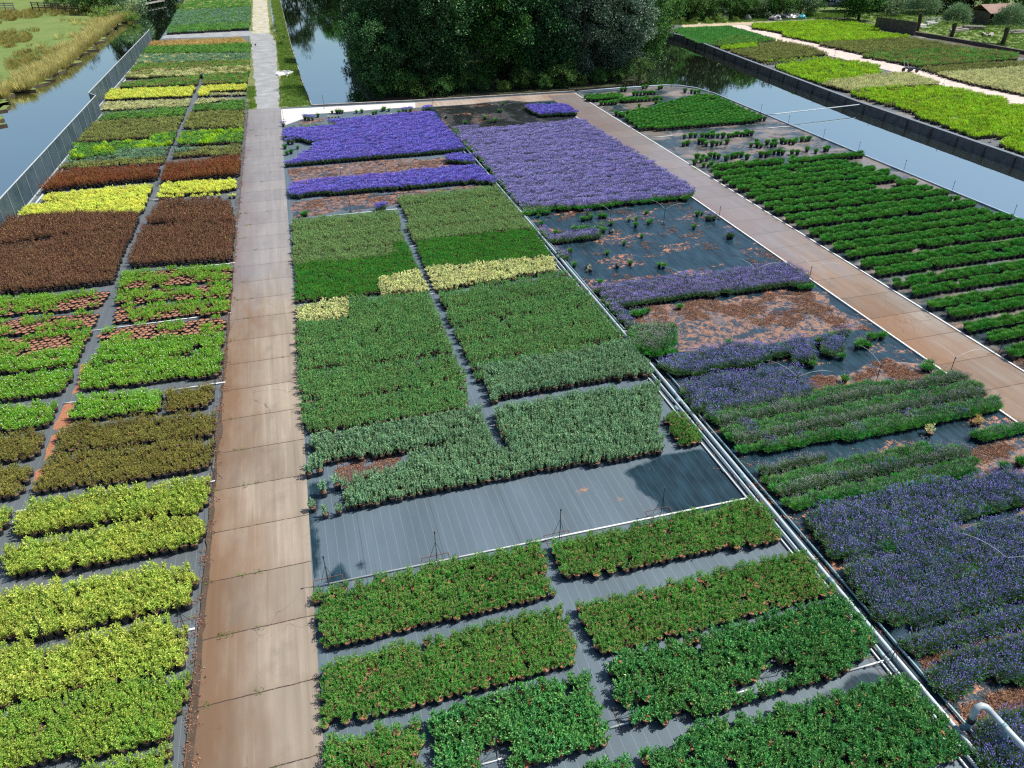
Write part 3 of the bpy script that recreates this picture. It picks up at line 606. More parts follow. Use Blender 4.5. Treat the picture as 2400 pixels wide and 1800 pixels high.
LM('red', [(.075, .024, .010), (.17, .062, .022), (.32, .13, .045)], .45, .2, patch=.15)
LM('yellow', [(.40, .48, .08), (.66, .70, .12), (.84, .84, .20)], .5, .3, patch=.06)
LM('lime', [(.13, .28, .015), (.28, .46, .02), (.44, .58, .04)], .5, .35, patch=.26, objvar=.26)
LM('farolive', [(.10, .14, .04), (.19, .22, .06), (.30, .31, .11)], .55, .25, objvar=.3)
LM('fargreen', [(.045, .14, .025), (.10, .26, .045), (.20, .36, .08)], .55, .3, objvar=.3)
LM('bluegreen', [(.06, .15, .08), (.13, .24, .14), (.24, .35, .22)], .5, .25, objvar=.28)
LM('straw', [(.34, .38, .15), (.50, .52, .26), (.62, .60, .36)], .6, .3, patch=.14, objvar=.26)
LM('orange', [(.38, .26, .10), (.58, .38, .16), (.30, .34, .10)], .6, .3, objvar=.28)
LM('lav', [(.022, .085, .022), (.045, .14, .035), (.09, .20, .07)], .6, .2)
LM('lavgreen', [(.018, .12, .018), (.035, .20, .026), (.07, .28, .045)], .55, .25)
LM('round', [(.022, .115, .016), (.045, .19, .028), (.09, .26, .045)], .55, .25, patch=.12)
LM('seedgreen', [(.07, .24, .05), (.11, .33, .08), (.16, .40, .12)], .55, .3, patch=.06)
LM('stem', [(.10, .14, .06), (.16, .18, .10)], .6, 0)
LM('fl_near', [(.15, .14, .40), (.23, .22, .54), (.34, .33, .66)], .6, .2, patch=.12)
LM('fl_purple', [(.19, .15, .42), (.30, .25, .58), (.44, .38, .72)], .6, .2, patch=.12)
LM('fl_pale', [(.21, .19, .42), (.28, .26, .52), (.38, .35, .62)], .6, .2, patch=.12)
LM('fl_violet', [(.12, .10, .40), (.18, .155, .54), (.27, .24, .66)], .6, .2, patch=.1)
LM('fl_faded', [(.26, .24, .30), (.36, .33, .38), (.46, .43, .44)], .6, .2, patch=.12)

# kind: pot radius, pot height, top height, spacing, builder -> list of (part name, mesh builder, materials)
def K_leafy(sprigs, per, Rr, H, Lf, Wf, mat, r, h, extra=None, soil=True, **kw):
    def f(seed):
        out = [('foliage', leafy(seed, sprigs, per, Rr, H, Lf, Wf, z0=h * .95, **kw), [L_[mat]])]
        if extra: out.append(extra(seed, Rr, H, h))
        return out
    return f
def white_dots(n, name='flowers', mat='white'):
    def f(seed, Rr, H, h):
        rg = np.random.default_rng(seed + 99); mb = MB()
        for i in range(n):
            a = rg.uniform(0, 6.28); u = rg.uniform(0, 1) ** .5; p = Vector((math.cos(a) * Rr * u, math.sin(a) * Rr * u, h + H * (1.02 - .35 * u * u)))
            P = [p] * 4; D = [[math.cos(k * 1.57 + a), math.sin(k * 1.57 + a), .35] for k in range(4)]
            leaves(mb, [list(p)] * 4, D, [[0, 0, 1]] * 4, .024, .022)
        return (name, mb, [M[mat]])
    return f
def K_lav(nb, ns, Rr, Hb, Hf, r, h, leaf='lav', fl='fl_near', flen=.05, fwid=.017, bw=.011, hv=.25):
    def f(seed):
        rg = np.random.default_rng(seed); mb = MB(); blades(mb, rg, nb, Rr, Hb, bw, h * .8, 0)
        out = [('foliage', mb, [L_[leaf]])]
        if ns:
            m2 = MB(); spikes(m2, rg, ns, Rr, Hf, h * .9, 0, 1, flen, fwid, hv=hv); out.append(('flowers', m2, [L_['stem'], L_[fl]]))
        return out
    return f
def K_tuft(nb, Rr, H, bw, mat, r, h):
    def f(seed):
        rg = np.random.default_rng(seed); mb = MB(); blades(mb, rg, nb, Rr, H, bw, h * .85, 0, fan=.7, low=.6)
        return [('foliage', mb, [L_[mat]])]
    return f
P1 = (.12, .19)
KINDS = {
 # name            pot r,h   top   spacing  variants  parts?  builder                                       look, category
 'glossy_shrub':   (.125, .20, .46, .29, 6, True, K_leafy(19, 12, .205, .34, .085, .036, 'glossy', *P1), 'glossy green leafy shrub'),
 'bushy_shrub':    (.115, .19, .42, .25, 6, True, K_leafy(18, 13, .185, .28, .058, .021, 'bushy', *P1, droop=.15), 'dense dark green shrub'),
 'grey_green_shrub': (.115, .19, .50, .255, 6, True, K_leafy(15, 12, .18, .38, .054, .042, 'greygreen', *P1), 'grey green shrub'),
 'fine_leaved_shrub': (.11, .18, .44, .26, 6, False, K_leafy(18, 11, .185, .33, .048, .030, 'small', .11, .18), 'small-leaved mid green shrub'),
 'emerald_shrub':  (.11, .17, .34, .25, 5, False, K_leafy(18, 11, .175, .23, .050, .020, 'emerald', .11, .17), 'bright emerald low shrub'),
 'pale_green_shrub': (.11, .17, .40, .26, 5, False, K_leafy(17, 11, .18, .28, .052, .026, 'palegreen', .11, .17), 'pale sage green shrub'),
 'variegated_shrub': (.12, .18, .44, .27, 5, False, K_leafy(13, 9, .18, .28, .070, .046, 'cream', .12, .18), 'cream variegated shrub'),
 'golden_shrub':   (.125, .20, .48, .29, 6, True, K_leafy(19, 12, .215, .40, .080, .034, 'golden', *P1), 'golden green leafy shrub'),
 'yellow_green_shrub': (.125, .20, .48, .28, 6, True, K_leafy(21, 12, .21, .40, .062, .028, 'goldgreen', *P1), 'mid green shrub with yellow tips'),
 'olive_shrub':    (.12, .19, .38, .28, 6, True, K_leafy(20, 12, .19, .27, .048, .024, 'olive', *P1), 'olive brown shrub'),
 'white_flowered_shrub': (.115, .19, .38, .26, 6, True, K_leafy(19, 12, .185, .26, .048, .028, 'whitefl', *P1, extra=white_dots(1)), 'fresh green shrub with white blooms'),
 'sprouting_plant': (.135, .20, .40, .28, 5, True, K_leafy(12, 10, .19, .26, .060, .032, 'whitefl', *P1), 'loose bright green plant'),
 'soil_filled_pot': (.135, .20, .20, .28, 2, True, None, 'black pot of bare brown soil'),
 'dark_brown_shrub': (.12, .20, .62, .28, 5, False, K_leafy(17, 10, .18, .46, .055, .030, 'brown', .12, .20), 'dark brown leaved shrub'),
 'red_leaved_shrub': (.12, .20, .75, .30, 4, False, K_leafy(17, 10, .19, .60, .060, .034, 'red', .12, .20), 'tall copper red shrub'),
 'yellow_shrub':   (.12, .18, .42, .28, 5, False, K_leafy(14, 9, .18, .26, .070, .044, 'yellow', .12, .18), 'bright yellow shrub'),
 'far_green_shrub': (.14, .18, .40, .34, 4, False, K_leafy(13, 7, .22, .26, .085, .050, 'fargreen', .14, .18), 'mid green shrub'),
 'far_olive_shrub': (.14, .18, .38, .34, 4, False, K_leafy(13, 7, .22, .24, .080, .046, 'farolive', .14, .18), 'olive green shrub'),
 'blue_green_shrub': (.14, .18, .38, .34, 4, False, K_leafy(13, 7, .22, .24, .080, .046, 'bluegreen', .14, .18), 'blue green shrub'),
 'lime_shrub':     (.15, .18, .52, .38, 4, False, K_leafy(15, 7, .26, .38, .100, .058, 'lime', .15, .18), 'lime green shrub'),
 'straw_shrub':    (.14, .16, .36, .36, 4, False, K_leafy(13, 7, .23, .24, .090, .050, 'straw', .14, .16), 'pale straw green plant'),
 'orange_shrub':   (.14, .18, .50, .36, 4, False, K_leafy(13, 7, .23, .36, .090, .050, 'orange', .14, .18), 'orange tinted shrub'),
 'seedling_plant': (.12, .14, .30, .33, 4, False, K_tuft(60, .20, .22, .030, 'seedgreen', .12, .14), 'soft light green plant'),
 'lavender':       (.13, .19, .56, .29, 6, True, K_lav(190, 46, .235, .27, .43, .13, .19, fwid=.024, bw=.016), 'purple blue lavender in bloom'),
 'purple_lavender': (.13, .19, .52, .29, 5, True, K_lav(170, 60, .235, .25, .38, .13, .19, fl='fl_purple', fwid=.021, bw=.016), 'violet flowered lavender'),
 'pale_lavender':  (.13, .19, .48, .30, 5, False, K_lav(110, 74, .24, .22, .36, .13, .19, fl='fl_pale', flen=.075, fwid=.030, bw=.018), 'pale purple lavender'),
 'violet_lavender': (.13, .19, .50, .30, 5, False, K_lav(110, 74, .24, .24, .37, .13, .19, fl='fl_violet', flen=.09, fwid=.036, bw=.018), 'deep violet lavender'),
 'green_lavender': (.13, .19, .40, .29, 6, True, K_lav(230, 26, .235, .27, .37, .13, .19, leaf='lavgreen', fl='fl_faded', flen=.04, fwid=.015, bw=.016), 'green lavender nearly out of bloom'),
 'faded_lavender': (.13, .19, .46, .29, 5, True, K_lav(150, 60, .235, .25, .39, .13, .19, fl='fl_faded', flen=.045, fwid=.019, bw=.016), 'faded lilac grey lavender'),
 'rounded_plant':  (.165, .24, .46, .40, 6, True, K_tuft(330, .26, .31, .018, 'round', .165, .24), 'rounded bright green tufted plant'),
}
LIB = {}
def lib(kind):
    """variant meshes of a kind: parts for near things, one joined mesh for the rest"""
    if kind in LIB: return LIB[kind]
    pr, ph, top, sp, nv, parts, f, look = KINDS[kind]
    out = []
    for v in range(nv):
        sd = abs(sum(ord(c) for c in kind)) * 31 + v * 7
        ps = [('pot', pot_mb(pr, ph), [M['pot']]), ('soil', soil_mb(pr, ph, seed=v), [M['dark_soil'] if 'lavender' in kind or kind in ('rounded_plant', 'lime_shrub', 'dark_brown_shrub', 'red_leaved_shrub') else M['soil'] if kind in ('bushy_shrub', 'glossy_shrub', 'sprouting_plant', 'soil_filled_pot') else M['mid_soil']])]
        if f: ps += f(sd)
        j = MB(); mats = []
        for nm, mb, ms in ps:
            b = len(j.v); j.v.extend(mb.v); j.f.extend([tuple(i + b for i in q) for q in mb.f]); j.m.extend([i + len(mats) for i in mb.m]); mats += ms
        joined = j.mesh(kind, mats)
        pm = [(nm, mb.mesh(nm, ms)) for nm, mb, ms in ps] if parts else None
        out.append((joined, pm))
    LIB[kind] = out
    return out
ORD = 'zero first second third fourth fifth sixth seventh eighth ninth tenth eleventh twelfth thirteenth fourteenth fifteenth sixteenth seventeenth eighteenth nineteenth'.split()
TENS = {20: 'twent', 30: 'thirt', 40: 'fort', 50: 'fift', 60: 'sixt', 70: 'sevent', 80: 'eight', 90: 'ninet'}
def ordinal(n):
    if n < 20: return ORD[n]
    if n >= 100: return 'hundred-' + (ordinal(n - 100) if n > 100 else 'th')
    t = TENS[n // 10 * 10]
    return t + 'ieth' if n % 10 == 0 else t + 'y-' + ORD[n % 10]
ALL = []          # every plant: kind, x, y, scale, rot, variant, bed, row, col
OCC = {}
def free(x, y, d):
    i, j = int(x // .5), int(y // .5)
    for a in (-1, 0, 1):
        for b in (-1, 0, 1):
            for (px_, py_) in OCC.get((i + a, j + b), ()):
                if (px_ - x) ** 2 + (py_ - y) ** 2 < d * d: return False
    return True
def put(kind, x, y, rg, bed, ref='', row=0, scale=1.0, look=None, forced=False):
    OCC.setdefault((int(x // .5), int(y // .5)), []).append((x, y))
    ALL.append(dict(kind=kind, x=x, y=y, s=scale * (rg.uniform(.84, 1.16) if rg.random() > .04 else rg.uniform(.6, .8)), r=rg.uniform(0, 6.28), v=rg.randrange(KINDS[kind][4]), bed=bed, ref=ref, row=row, look=look, forced=forced))
def aisle(x, y):
    if 21 < y < 50 and abs(x - (5.80 if y < 45 else 6.02)) < .24: return True
    if y < 99 and x < -7 and abs(x + 11.8 - .0235 * y) < .22: return True
    return False
LIFT = [('fine-leaved', .68), ('cream patch', .5), ('cream strip', .6), ('emerald', .5), ('sage', .45), ('white-flecked third', .4), ('white-flecked second', .15), ('golden', 0), ('green-gold', 0), ('olive bed', .1), ('small olive', .3), ('half-empty', .45),
        ('darker brown', .45), ('copper', .1), ('olive strip', .5), ('blue green', .5), ('leafy', .4), ('broad olive', .4), ('dark green bed', .4), ('straw strip', .3), ('ochre', .45), ('sage far', .4),
        ('far strip', .4), ('gravel bend', .3), ('lavender band', .3), ('broad green lavender', .0), ('notch', .0), ('lime bed', .3), ('double row', .1), ('grey green second', .2), ('grey green pipe-side', .3),
        ('yellow strip', .3), ('first olive', .2), ('green strip', .5), ('track', .2)]
def near_lift(name):
    for k, v in LIFT:
        if k in name: return v
    return 0.0
def bed(kind, name, ref, s, gap=0.0, sp=None, holes=(), mixk=None, mixp=0.0, rowgap=None, scale=1.0, straight=False, patchy=0.0, edge=None, mixband=None, nz_=None, pattern=None, gapw=.85, dymul=1.0):
    top = KINDS[kind][2]; nz_ = near_lift(name) if nz_ is None else nz_; P = poly(s, top * (.42 if 'golden' in name or 'green-gold' in name or 'half-empty' in name else .5), top * nz_); sp = sp or KINDS[kind][3]; H = [poly(h, 0) for h in holes]
    rg = random.Random(hash(name) % 99991 if False else sum(ord(c) * (i + 3) for i, c in enumerate(name + s)))
    if pattern: patl = pattern
    xs = [p[0] for p in P]; ys = [p[1] for p in P]; dy = sp * (.87 if not straight else 1.0) * dymul
    y = min(ys) + sp * .42; row = 0; cnt = 0; off = min(ys) * 7.7
    while y < max(ys) - sp * .12:
        row += 1; cnt += 1
        if rowgap and cnt % rowgap == 0: y += sp * gapw
        x = math.floor(min(xs) / sp) * sp + (sp / 2 if row % 2 and not straight else 0)
        while x < max(xs):
            q = (x + rg.gauss(0, .022), y + rg.gauss(0, .022))
            if inside(q, P) and in_view(q[0], q[1], .3, 160):
                k = kind if not pattern else pattern[(row - 1) % len(pattern)]
                if aisle(q[0], q[1]): x += sp; continue
                if mixk:
                    pv = noise.noise(Vector((q[0] * .9, q[1] * 1.3, off))) * .5 + .5
                    if mixband: pv = pv * .6 + .4 * (.5 + .5 * math.sin((q[1] - min(ys)) * mixband))
                    if pv < mixp or rg.random() < mixp * .12: k = mixk
                pg = patchy and noise.noise(Vector((q[0] * .8, q[1] * .8, off + 9))) * .5 + .5 < patchy
                if rg.random() >= gap and not pg and not any(inside(q, h) for h in H) and free(q[0], q[1], sp * .62):
                    put(k, q[0], q[1], rg, name, ref, row, scale)
            x += sp
        y += dy
def single(kind, crop, pts, look, place, scale=1.0):
    rg = random.Random(sum(map(ord, crop + kind)) + len(ALL))
    for i, (x, y) in enumerate(pts):
        a = G(crop, x, y)
        if free(a[0], a[1], .12): put(kind, a[0], a[1], rg, place, '', 0, scale, look, True)
# ------------------------------------------------------------------ the beds
B = bed
# centre block, front: path side
B('bushy_shrub', 'lowest path-side bed', 'path', 'S6 480,1900|S6 1290,1760|S6 1240,1640|S6 1210,1290^|S6 520,1450^')
B('glossy_shrub', 'lowest aisle bed', 'path', 'S6 1330,1800|S7 190,1640|S7 720,1490|S7 540,970^|S6 1310,1230^', holes=['S6 1660,1500|S6 1900,1450|S6 1930,1600|S6 1900,1700|S6 1660,1700'], gap=.015)
B('glossy_shrub', 'small cut-off bed', 'path', 'S7 540,1780|S7 900,1650|S7 860,1580^|S7 640,1600^')
B('glossy_shrub', 'second pipe-side bed', 'pipes', 'S7 880,1390|S7 1700,1190|S8 880,980|S8 1110,760|S8 860,400^|S7 680,870^', gap=.012,
  holes=['S7 1590,1100|S7 1640,1130|S7 1900,1070|S7 2060,1010|S7 2080,900|S7 1860,900|S7 1820,1010|S7 1650,1050', 'S7 690,1230|S7 840,1280|S7 980,1290|S7 1010,1235|S7 830,1205|S7 700,1190'])
B('glossy_shrub', 'lowest pipe-side bed', 'pipes', 'S7 1050,1900|S8 1000,1800|S8 1790,1570|S8 1330,990^|S7 1500,1330^|S7 980,1540^', gap=.01)
B('glossy_shrub', 'corner clump under the pipes', 'pipes', 'S8 1820,1720|S8 2080,1720|S8 1960,1600^|S8 1880,1600^')
B('bushy_shrub', 'second path-side bed', 'path', 'S6 520,1370|S7 500,900|S7 370,430^|S6 490,870^', gap=.02)
B('bushy_shrub', 'third pipe-side bed', 'pipes', 'S7 640,840|S8 800,380|S8 560,30^|S7 480,430^', gap=.02)
B('bushy_shrub', 'third path-side bed', 'path', 'S6 510,800|S7 310,385|S6 2090,-15^|S6 440,360^', gap=.02)
B('bushy_shrub', 'fourth pipe-side bed', 'pipes', 'S3 400,1640|S3 2000,1340|S3 1820,1010^|S3 290,1345^', gap=.02)
# grey green
B('grey_green_shrub', 'grey green front bed', 'path', 'S2 620,1130|S3 0,875|S3 1105,690|S3 1075,160^|S3 0,310^|S2 1770,340^|S2 1820,540^|S2 1160,690^|S2 1120,770^|S2 740,860^', holes=['S2 690,760|S2 1120,690|S2 1150,790|S2 880,860|S2 700,900'])
B('grey_green_shrub', 'grey green second bed', 'path', 'S2 500,760|S2 1730,590|S2 1690,350^|S2 370,560^', gap=.01)
B('grey_green_shrub', 'grey green pipe-side bed', 'pipes', 'S2 1750,300|S3 0,255|S3 1050,90|R7 870,1275^|R7 0,1440^|S2 1650,40^', gap=.01)
single('grey_green_shrub', 'S2', [(410, 640), (400, 850), (480, 830), (430, 780)], 'loose grey green plant by the path edge', 'corner beside the concrete path', 1.1)
single('grey_green_shrub', 'S2', [(430, 1100), (520, 1150), (510, 990), (610, 940), (670, 950), (620, 1130)], 'scattered grey green plant among brown litter', 'corner of the bare cloth', 1.1)
B('emerald_shrub', 'lone yellow-green wedge by the pipes', 'pipes', 'S3 1240,650|S3 1410,610|S3 1270,400^|S3 1100,400^', mixk='bushy_shrub', mixp=.62)
# fine leaved, centre
for nm, s, g in (('fine-leaved first bed', 'S2 370,515|S2 1570,325|S2 1545,165^|S2 350,330^', .02), ('fine-leaved second bed', 'S2 350,295|S2 1555,140|R6 1560,1370^|R6 325,1500^', .02),
              ('fine-leaved third bed', 'R6 325,1470|R6 1545,1330|R6 1470,1210^|R6 310,1290^', .015), ('fine-leaved fourth bed', 'R6 305,1270|R6 1465,1200|R6 1395,1060^|R6 310,1140^', .015),
              ('fine-leaved fifth bed', 'R6 700,1110|R6 1390,1055|R6 1290,920^|R6 700,960^', .015)):
    B('fine_leaved_shrub', nm, 'path', s, gap=g)
B('fine_leaved_shrub', 'fine-leaved pipe-side bed', 'pipes', 'R6 1580,1550|R6 2212,1400|R7 860,1270|R7 410,760^|R6 1340,910^', gap=.012, rowgap=7)
B('variegated_shrub', 'cream patch at the path', 'path', 'R6 320,1140|R6 690,1090|R6 690,955^|R6 300,1010^')
B('variegated_shrub', 'cream strip to the pipes', 'pipes', 'R6 930,920|R6 1290,890|R7 330,740|R7 295,645^|R6 1250,735^|R6 920,800^')
B('emerald_shrub', 'emerald bed at the path', 'path', 'R6 300,975|R6 920,905|R6 930,800|R6 1230,755|R6 1150,545^|R6 1010,550^|R6 1010,640^|R6 290,710^', gap=.03)
B('emerald_shrub', 'emerald pipe-side bed', 'pipes', 'R6 1260,740|R6 2180,640|R6 2060,435^|R6 1180,530^', gap=.02)
B('pale_green_shrub', 'sage bed at the path', 'path', 'R6 285,730|R6 1010,640|R6 1120,540|R6 1040,305^|R6 265,375^', rowgap=8)
B('pale_green_shrub', 'sage pipe-side bed', 'pipes', 'R6 1150,530|R6 2050,430|R6 1780,125^|R6 1045,205^', rowgap=9)
# violet lavender, centre top
B('violet_lavender', 'narrow violet strip', 'path', 'R6 250,205|R6 330,212|R6 370,205|R6 950,160|R6 1640,105|R6 1780,122|R2 1640,1240^|R2 1500,1245^|R2 960,1300^|R2 270,1370^')
B('violet_lavender', 'large violet block', 'path', 'R2 220,1240|R2 330,1235|R2 1550,1130|R2 1300,835^|R2 540,905^|R2 620,940^|R2 210,970^|R2 210,1040|R2 300,1050|R2 460,1085|R2 420,1130|R2 290,1190^')
B('violet_lavender', 'short violet piece by the pipes', 'pipes', 'R2 1420,1220|R2 1620,1232|R2 1600,1160^|R2 1420,1150^')
B('green_lavender', 'green strip behind the violet block', 'path', 'R2 230,970|R2 610,945|R2 610,920^|R2 230,950^')
B('straw_shrub', 'low pale strip beyond the violet block', 'path', 'R2 530,880|R2 1030,848|R2 1030,840^|R2 530,860^', sp=.3, scale=.6)
single('violet_lavender', 'R2', [(240, 1070), (270, 1070), (390, 895), (420, 893), (365, 890), (1110, 835), (1145, 832), (1090, 835), (1240, 830), (1270, 828), (1290, 826), (1260, 822), (900, 1560), (925, 1555), (950, 1560), (935, 1570), (910, 1575), (205, 940)], 'lone deep violet lavender on the littered cloth', 'open cloth around the violet block', 1.1)
single('green_lavender', 'R2', [(310, 1105), (400, 1130), (230, 1150), (262, 1140), (217, 1105), (460, 870), (565, 842), (600, 842), (620, 843), (640, 841), (745, 840), (785, 838), (870, 850), (890, 845), (950, 822), (940, 826), (985, 826), (1060, 845), (1080, 842), (345, 1610), (370, 1605)], 'lone lavender without blooms near the path corner', 'open cloth around the violet block', 1.0)
# pipe side lavender block
B('pale_lavender', 'great pale lavender block', 'pipes', 'R7 75,300|R7 320,300|R7 590,290|R7 700,270|R7 850,260|R7 1100,230|R7 1320,210|R3 1940,1640^|R3 960,1040^|R3 700,1075^|R2 1510,985^', rowgap=6)
B('green_lavender', 'front row of the pale block', 'pipes', 'R7 80,350|R7 210,350|R7 320,310|R7 590,300|R7 720,290|R7 860,265|R7 1320,225|R7 1310,170^|R7 350,250^|R7 120,260^', gap=.12)
B('green_lavender', 'single file along the pipes', 'pipes', 'R2 1480,1010|R2 1510,1040|R2 2010,1600|R2 1990,1500^|R2 1530,1000^|R2 1470,960^', mixk='pale_lavender', mixp=.4)
B('purple_lavender', 'small clump at the dark cloth', 'pipes', 'R2 1470,1005|R2 1660,980|R2 1640,940^|R2 1470,955^')
B('violet_lavender', 'violet patch on the dark cloth', 'pipes', 'R3 600,1020|R3 925,1005|R3 850,915^|R3 490,920^|R3 480,950')
single('green_lavender', 'R2', [(1550, 925), (1695, 888), (1740, 912), (1775, 908), (1830, 785), (1800, 830), (1815, 835)], 'lone green pot on the black upper cloth', 'black upper cloth', 1.0)
single('green_lavender', 'R7', [(215, 410), (560, 370), (535, 375), (520, 372), (585, 360), (650, 355), (690, 355), (672, 350), (735, 408), (865, 380), (915, 420), (918, 372), (995, 325), (1010, 400), (1030, 385), (960, 500), (828, 555), (705, 625), (875, 700), (1090, 715), (1120, 725), (1345, 435), (1370, 340), (1405, 330), (460, 715), (430, 615), (650, 845), (460, 450), (320, 475), (350, 475), (640, 500), (665, 420)], 'small green lavender pot standing alone on wet cloth', 'wet litter-strewn cloth', .85)
single('purple_lavender', 'R7', [(1600, 505), (1625, 505), (1613, 490), (1445, 370), (1470, 375), (1495, 370), (1460, 350), (370, 660), (400, 675), (350, 640), (385, 640), (345, 615), (560, 340)], 'violet lavender plant standing in a small group', 'wet litter-strewn cloth', .95)
B('purple_lavender', 'little hooked bed by the pipes', 'pipes', 'R7 280,555|R7 650,515|R7 640,455^|R7 290,490^|R7 250,420^|R7 215,420^|R7 215,470')
B('green_lavender', 'stub row behind the hooked bed', 'pipes', 'R7 500,460|R7 690,465|R7 680,430^|R7 500,420^')
B('purple_lavender', 'violet strip across the wet cloth', 'pipes', 'R7 790,1030|R7 1450,950|R7 2010,880|R7 2060,880|R7 2190,870|R7 2180,770^|R7 2050,700^|R7 600,870^')
B('purple_lavender', 'thin violet file beside the pipes', 'pipes', 'R7 720,1040|R7 880,1230|R7 870,1120^|R7 760,1000^|R7 610,870^|R7 620,920', sp=.27)
single('green_lavender', 'R7', [(1240, 1030), (900, 1090), (925, 1090), (960, 1080), (1000, 1060), (2125, 890), (2180, 890), (2205, 885), (1600, 1300)], 'bright green pot before the violet strip', 'edge of the violet strip', 1.0)
B('green_lavender', 'tall green clump by the pipes', 'pipes', 'R7 960,1390|R7 1040,1410|R7 1130,1380|R7 1190,1290|R7 1190,1200^|R7 1060,1170^|R7 890,1180^|R7 880,1260', scale=1.5)
single('green_lavender', 'R7', [(1170, 1380), (1200, 1370)], 'bright green pot at the foot of the tall clump', 'foot of the tall green clump', 1.1)
B('lavender', 'violet blue island bed', 'pipes', 'R7 1080,1490|R7 1180,1540|R7 1380,1540|R7 1420,1500|R7 1780,1475|R7 1900,1420|R7 1880,1300^|R7 1700,1290^|R7 1090,1400^')
B('lavender', 'middle island of lavender', 'pipes', 'R8 330,1400|R8 470,1400|R8 490,1460|R8 640,1440|R8 640,1370|R8 600,1290|R8 610,1240^|R8 520,1250^|R8 330,1300^', mixk='green_lavender', mixp=.3)
B('lavender', 'side island of lavender', 'pipes', 'R8 680,1290|R8 700,1390|R8 810,1400|R8 820,1360|R8 900,1380|R8 890,1300^|R8 860,1270|R8 950,1240|R8 930,1180^|R8 690,1210^', mixk='green_lavender', mixp=.35)
single('green_lavender', 'R8', [(975, 1320), (1010, 1310), (1000, 1290), (1050, 1320), (1065, 1260), (1100, 1250), (1150, 1250), (1165, 1240), (1470, 1490), (1510, 1490), (1500, 1460), (880, 1570), (640, 1460), (858, 1400)], 'green lavender pot near the side path', 'cloth beside the side path', 1.1)
B('lavender', 'lavender band below the island', 'pipes', 'S3 1360,370|S3 1500,370|S3 1800,330|S3 2212,250|S4 640,200|S4 530,130|R8 540,1470^|R8 0,1510^|S3 1240,160^')
B('green_lavender', 'broad green lavender bed', 'pipes', 'S4 80,700|S4 640,640|S4 1990,380|S4 2030,330|S4 1900,230|S4 1780,90^|S4 1570,80^|S4 1400,170^|S4 1200,150^|S4 780,180^|S4 600,260^|S4 0,370^|S3 1450,400^|S3 1640,640', pattern=['green_lavender', 'green_lavender', 'green_lavender', 'faded_lavender'], rowgap=4, mixk='lavender', mixp=.18)
single('straw_shrub', 'S4', [(1505, 540)], 'single pale cream green plant in a black pot', 'wet cloth between the green beds', 1.3)
single('orange_shrub', 'S4', [(1840, 470), (1870, 465), (1855, 450)], 'orange tinted plant on the wet cloth', 'behind the short green bed', .7)
B('green_lavender', 'short green bed at the side path', 'pipes', 'S4 1800,610|S4 2210,540|S4 2400,500|S4 2400,420^|S4 2190,440^|S4 1810,540^')
single('green_lavender', 'S4', [(2050, 800), (2165, 765), (2190, 760)], 'round green pot on orange litter', 'orange litter by the short green bed', 1.1)
B('green_lavender', 'second green lavender bed', 'pipes', 'S4 480,1115|S4 1000,1030|S4 1830,860|S4 1840,730|S4 1800,640^|S4 1420,620^|S4 1400,680|S4 1180,640^|S4 230,780^|S4 240,850', pattern=['green_lavender', 'green_lavender', 'green_lavender', 'faded_lavender'], rowgap=4, mixk='lavender', mixp=.15)
B('lavender', 'blue lavender bed above the notch', 'pipes', 'S4 790,1490|S4 1080,1480|S4 1940,1260|S4 2400,1170|S4 2400,780^|S4 1860,850^|S4 1150,960^|S4 560,1090^', mixk='green_lavender', mixp=.22, holes=['S4 1660,1240|S4 1700,1190|S4 2212,1090|S4 2400,1060|S4 2400,1110|S4 2212,1150|S4 1760,1270'])
B('lavender', 'broad blue lavender bed', 'pipes', 'S8 1130,600|S8 1390,610|S8 2212,395|S8 2400,350|S8 2400,-240^|S8 2212,-200^|S8 870,160^', mixk='green_lavender', mixp=.12)
B('lavender', 'narrow blue lavender bed', 'pipes', 'S8 1310,820|S8 1430,835|S8 1980,670|S8 2400,540|S8 2400,390^|S8 2212,435^|S8 1270,680^', mixk='green_lavender', mixp=.22)
B('lavender', 'last full lavender bed', 'pipes', 'S8 1540,1120|S8 1720,1160|S8 1830,1030|S8 2212,1030|S8 2400,990|S8 2400,600^|S8 2212,640^|S8 1500,900^')
B('lavender', 'corner lavender by the gooseneck pipe', 'pipes', 'S8 1840,1640|S8 2050,1800|S8 2400,1800|S8 2400,1130^|S8 2212,1190^|S8 1900,1330^|S8 1830,1480', holes=['S8 1840,1180|S8 2212,1080|S8 2212,1170|S8 1980,1260|S8 1930,1380|S8 1840,1350'])

# fence side beds (nearest first)
B('yellow_green_shrub', 'bottom sliver bed', 'path', 'S5 400,1900|S5 1260,1760|S5 1280,1640|S5 1270,1530^|S5 640,1650^')
B('yellow_green_shrub', 'first green-gold bed', 'path', 'S5 -60,1720|S5 570,1610|S5 800,1570|S5 1270,1470|S5 1390,1190|S5 1400,1000^|S5 1140,990^|S5 -60,1260^')
B('golden_shrub', 'first golden bed', 'path', 'S5 -60,1250|S5 500,1110|S5 880,1050|S5 1370,930|S5 1390,650^|S5 1200,575^|S5 580,690^|S5 -60,800^', holes=['S5 280,850|S5 300,760|S5 560,700|S5 580,760|S5 480,830'])
B('golden_shrub', 'second golden bed', 'path', 'S5 -60,765|S5 900,590|S5 1400,480|S5 1430,430|S5 1470,250|S5 1430,160^|S5 640,270^|S5 -60,400^')
B('golden_shrub', 'third golden bed', 'path', 'S1 65,1610|S1 470,1580|S1 800,1510|S1 1480,1390|S1 1520,1300|S1 1500,1165^|S1 750,1250^|S1 80,1375^')
B('golden_shrub', 'fourth golden bed', 'path', 'S1 95,1325|S1 700,1235|S1 1060,1190|S1 1510,1150|S1 1545,1080|S1 1550,875^|S1 720,980^|S1 200,1085^')
